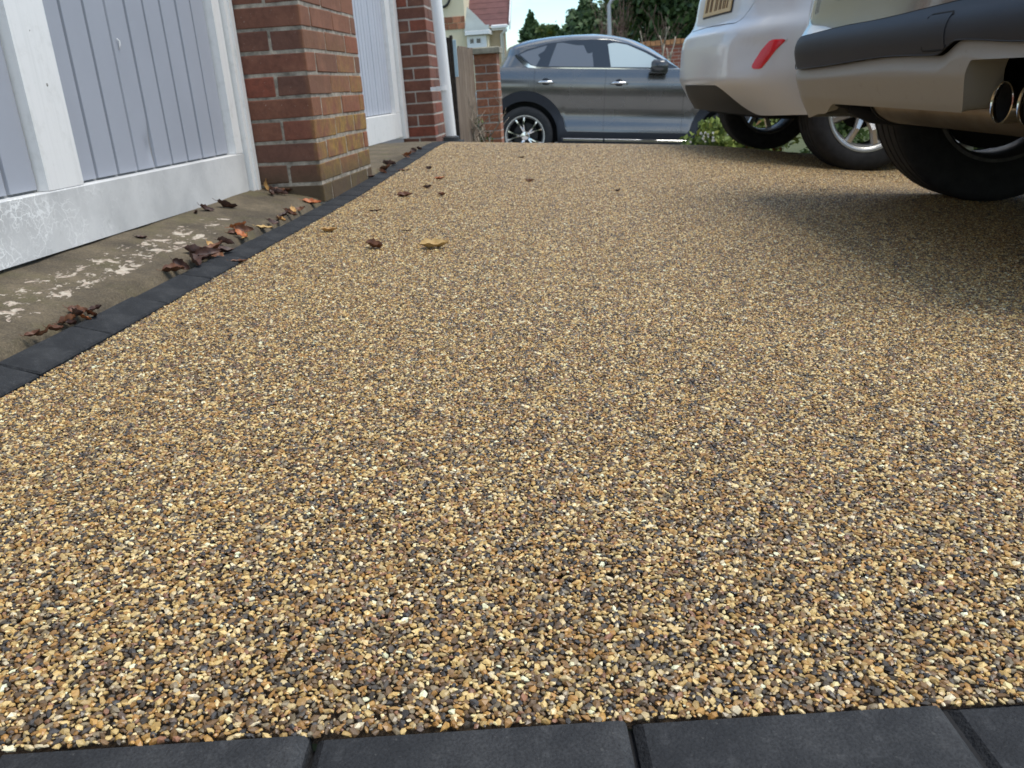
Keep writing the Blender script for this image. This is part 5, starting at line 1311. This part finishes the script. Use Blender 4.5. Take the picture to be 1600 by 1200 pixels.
leaf(690, 305, 15, 'brown', 'small brown leaf on the gravel just right of the reddish brown leaf', GG, 1.4, .6, -.7)
leaf(667, 293, 12, 'dark', 'small dark leaf standing up on the gravel between two brown leaves', GG, 1.9, .9, .4, (.5, 0))
leaf(687, 279, 13, 'orange', 'small rusty orange leaf on the gravel beyond the brown leaves', GG, 1.0, .5, .6)
leaf(670, 263, 9, 'dark', 'tiny dark leaf on the gravel closest to the far garage door', GG, 1.8, .8, .2, (.4, 0))
leaf(827, 283, 11, 'brown', 'lone small brown leaf far out on the middle of the gravel', GG, 1.5, .7, 0, (.3, 0))
leaf(965, 298, 7, 'dark', 'tiny dark leaf on the gravel furthest to the right', GG, 1.5, .7, .5)
leaf(634, 360, 11, 'dark', 'thin dark scrap of leaf on the gravel beyond the brown crumpled leaf', GG, .4, .3, .2, asp=.25)
leaf(586, 329, 15, 'dark', 'flat thin brown scrap of leaf on the gravel beside the near brick pier', GG, .5, .3, .5, asp=.25)
leaf(815, 246, 7, 'dark', 'tiny brown leaf far up the gravel before the grey car', GG, 1.4, .6, .1)
# along the edging: small heaps, each leaf a thing
def heap(label, group, spots):
    for (px, py, w, c) in spots: leaf(px, py, w * 1.02, c, (dict(brown='brown', dark='dark crisp', orange='orange', tan='tan')[c] + ' leaf ' + label), group, lift=random.uniform(0, .010), tilt=(random.uniform(-.8, .8), random.uniform(-.5, .5)))
GE = 'leaves gathered along the dark edging'
heap('against the edging at the nearest end of the concrete strip', GE, [(52, 530, 20, 'brown'), (66, 527, 22, 'brown'), (85, 520, 20, 'brown')])
heap('in the small heap against the edging below the door mullion', GE, [(108, 506, 26, 'brown'), (118, 498, 30, 'dark'), (122, 490, 26, 'brown'), (138, 494, 30, 'brown'), (150, 490, 18, 'dark'), (112, 512, 20, 'dark'), (130, 500, 16, 'orange')])
leaf(18, 582, 20, 'brown', 'single small brown leaf flat on the dark edging block nearest the camera', GE, .5, .3, .2)
heap('in the longest heap along the edging', GE, [(270, 427, 26, 'brown'), (282, 420, 26, 'dark'), (300, 412, 34, 'dark'), (308, 399, 36, 'dark'), (322, 402, 34, 'dark'), (334, 396, 28, 'brown'), (346, 398, 30, 'dark'), (350, 386, 22, 'dark'), (316, 410, 24, 'dark'), (340, 404, 30, 'brown'), (330, 388, 20, 'tan')])
leaf(372, 409, 20, 'brown', 'brown leaf lying across the edging beside the longest heap of leaves', GE, .6, .4, .2)
heap('in the cluster beside the edging past the longest heap', GE, [(372, 362, 22, 'orange'), (380, 366, 24, 'brown'), (384, 372, 20, 'tan'), (376, 372, 20, 'orange'), (366, 366, 16, 'brown')])
leaf(412, 356, 20, 'yellow', 'flat yellow leaf at the edging between two heaps of brown leaves', GE, .5, .2, .3)
heap('in the thin string along the edging before the near brick pier', GE, [(424, 350, 16, 'dark'), (434, 345, 17, 'brown'), (444, 341, 16, 'dark'), (452, 336, 18, 'brown'), (458, 330, 16, 'tan'), (470, 328, 14, 'brown'), (440, 348, 14, 'tan')])
leaf(486, 317, 24, 'orange', 'bright orange leaf lying by the foot of the near brick pier', GE, .9, .5, .1, (.3, 0))
leaf(416, 296, 24, 'tan', 'large pale tan leaf standing upright against the white door frame', GE, .5, .3, 1.3, (1.15, .2), .012, asp=.75)
heap('in the corner between door frame and brick pier', GE, [(428, 300, 24, 'dark'), (440, 301, 22, 'brown'), (436, 305, 20, 'dark'), (422, 305, 16, 'dark'), (450, 303, 12, 'dark')])
heap('in the clump at the edging before the far garage door', GE, [(601, 266, 16, 'brown'), (606, 260, 18, 'dark'), (611, 257, 14, 'brown'), (598, 270, 12, 'brown')])
heap('in the little clump beside the far end of the garage', GE, [(638, 244, 14, 'orange'), (643, 241, 13, 'brown'), (648, 239, 12, 'dark'), (655, 236, 9, 'dark'), (634, 247, 10, 'brown')])
leaf(632, 266, 16, 'brown', 'thin brown leaf lying across the edging opposite the far garage door', GE, .5, .3, .1, asp=.3)
leaf(578, 277, 12, 'dark', 'small dark leaf at the edging by the far corner of the near pier', GE, 1.0, .5, .3)
leaf(220, 372, 14, 'dark', 'small dark leaf on the concrete under the bottom rail of the near door', GE, 1.2, .5, .3)
heap('scrap on the concrete under the near door by the frame', GE, [(320, 329, 20, 'dark'), (352, 325, 26, 'dark'), (308, 334, 12, 'dark')])
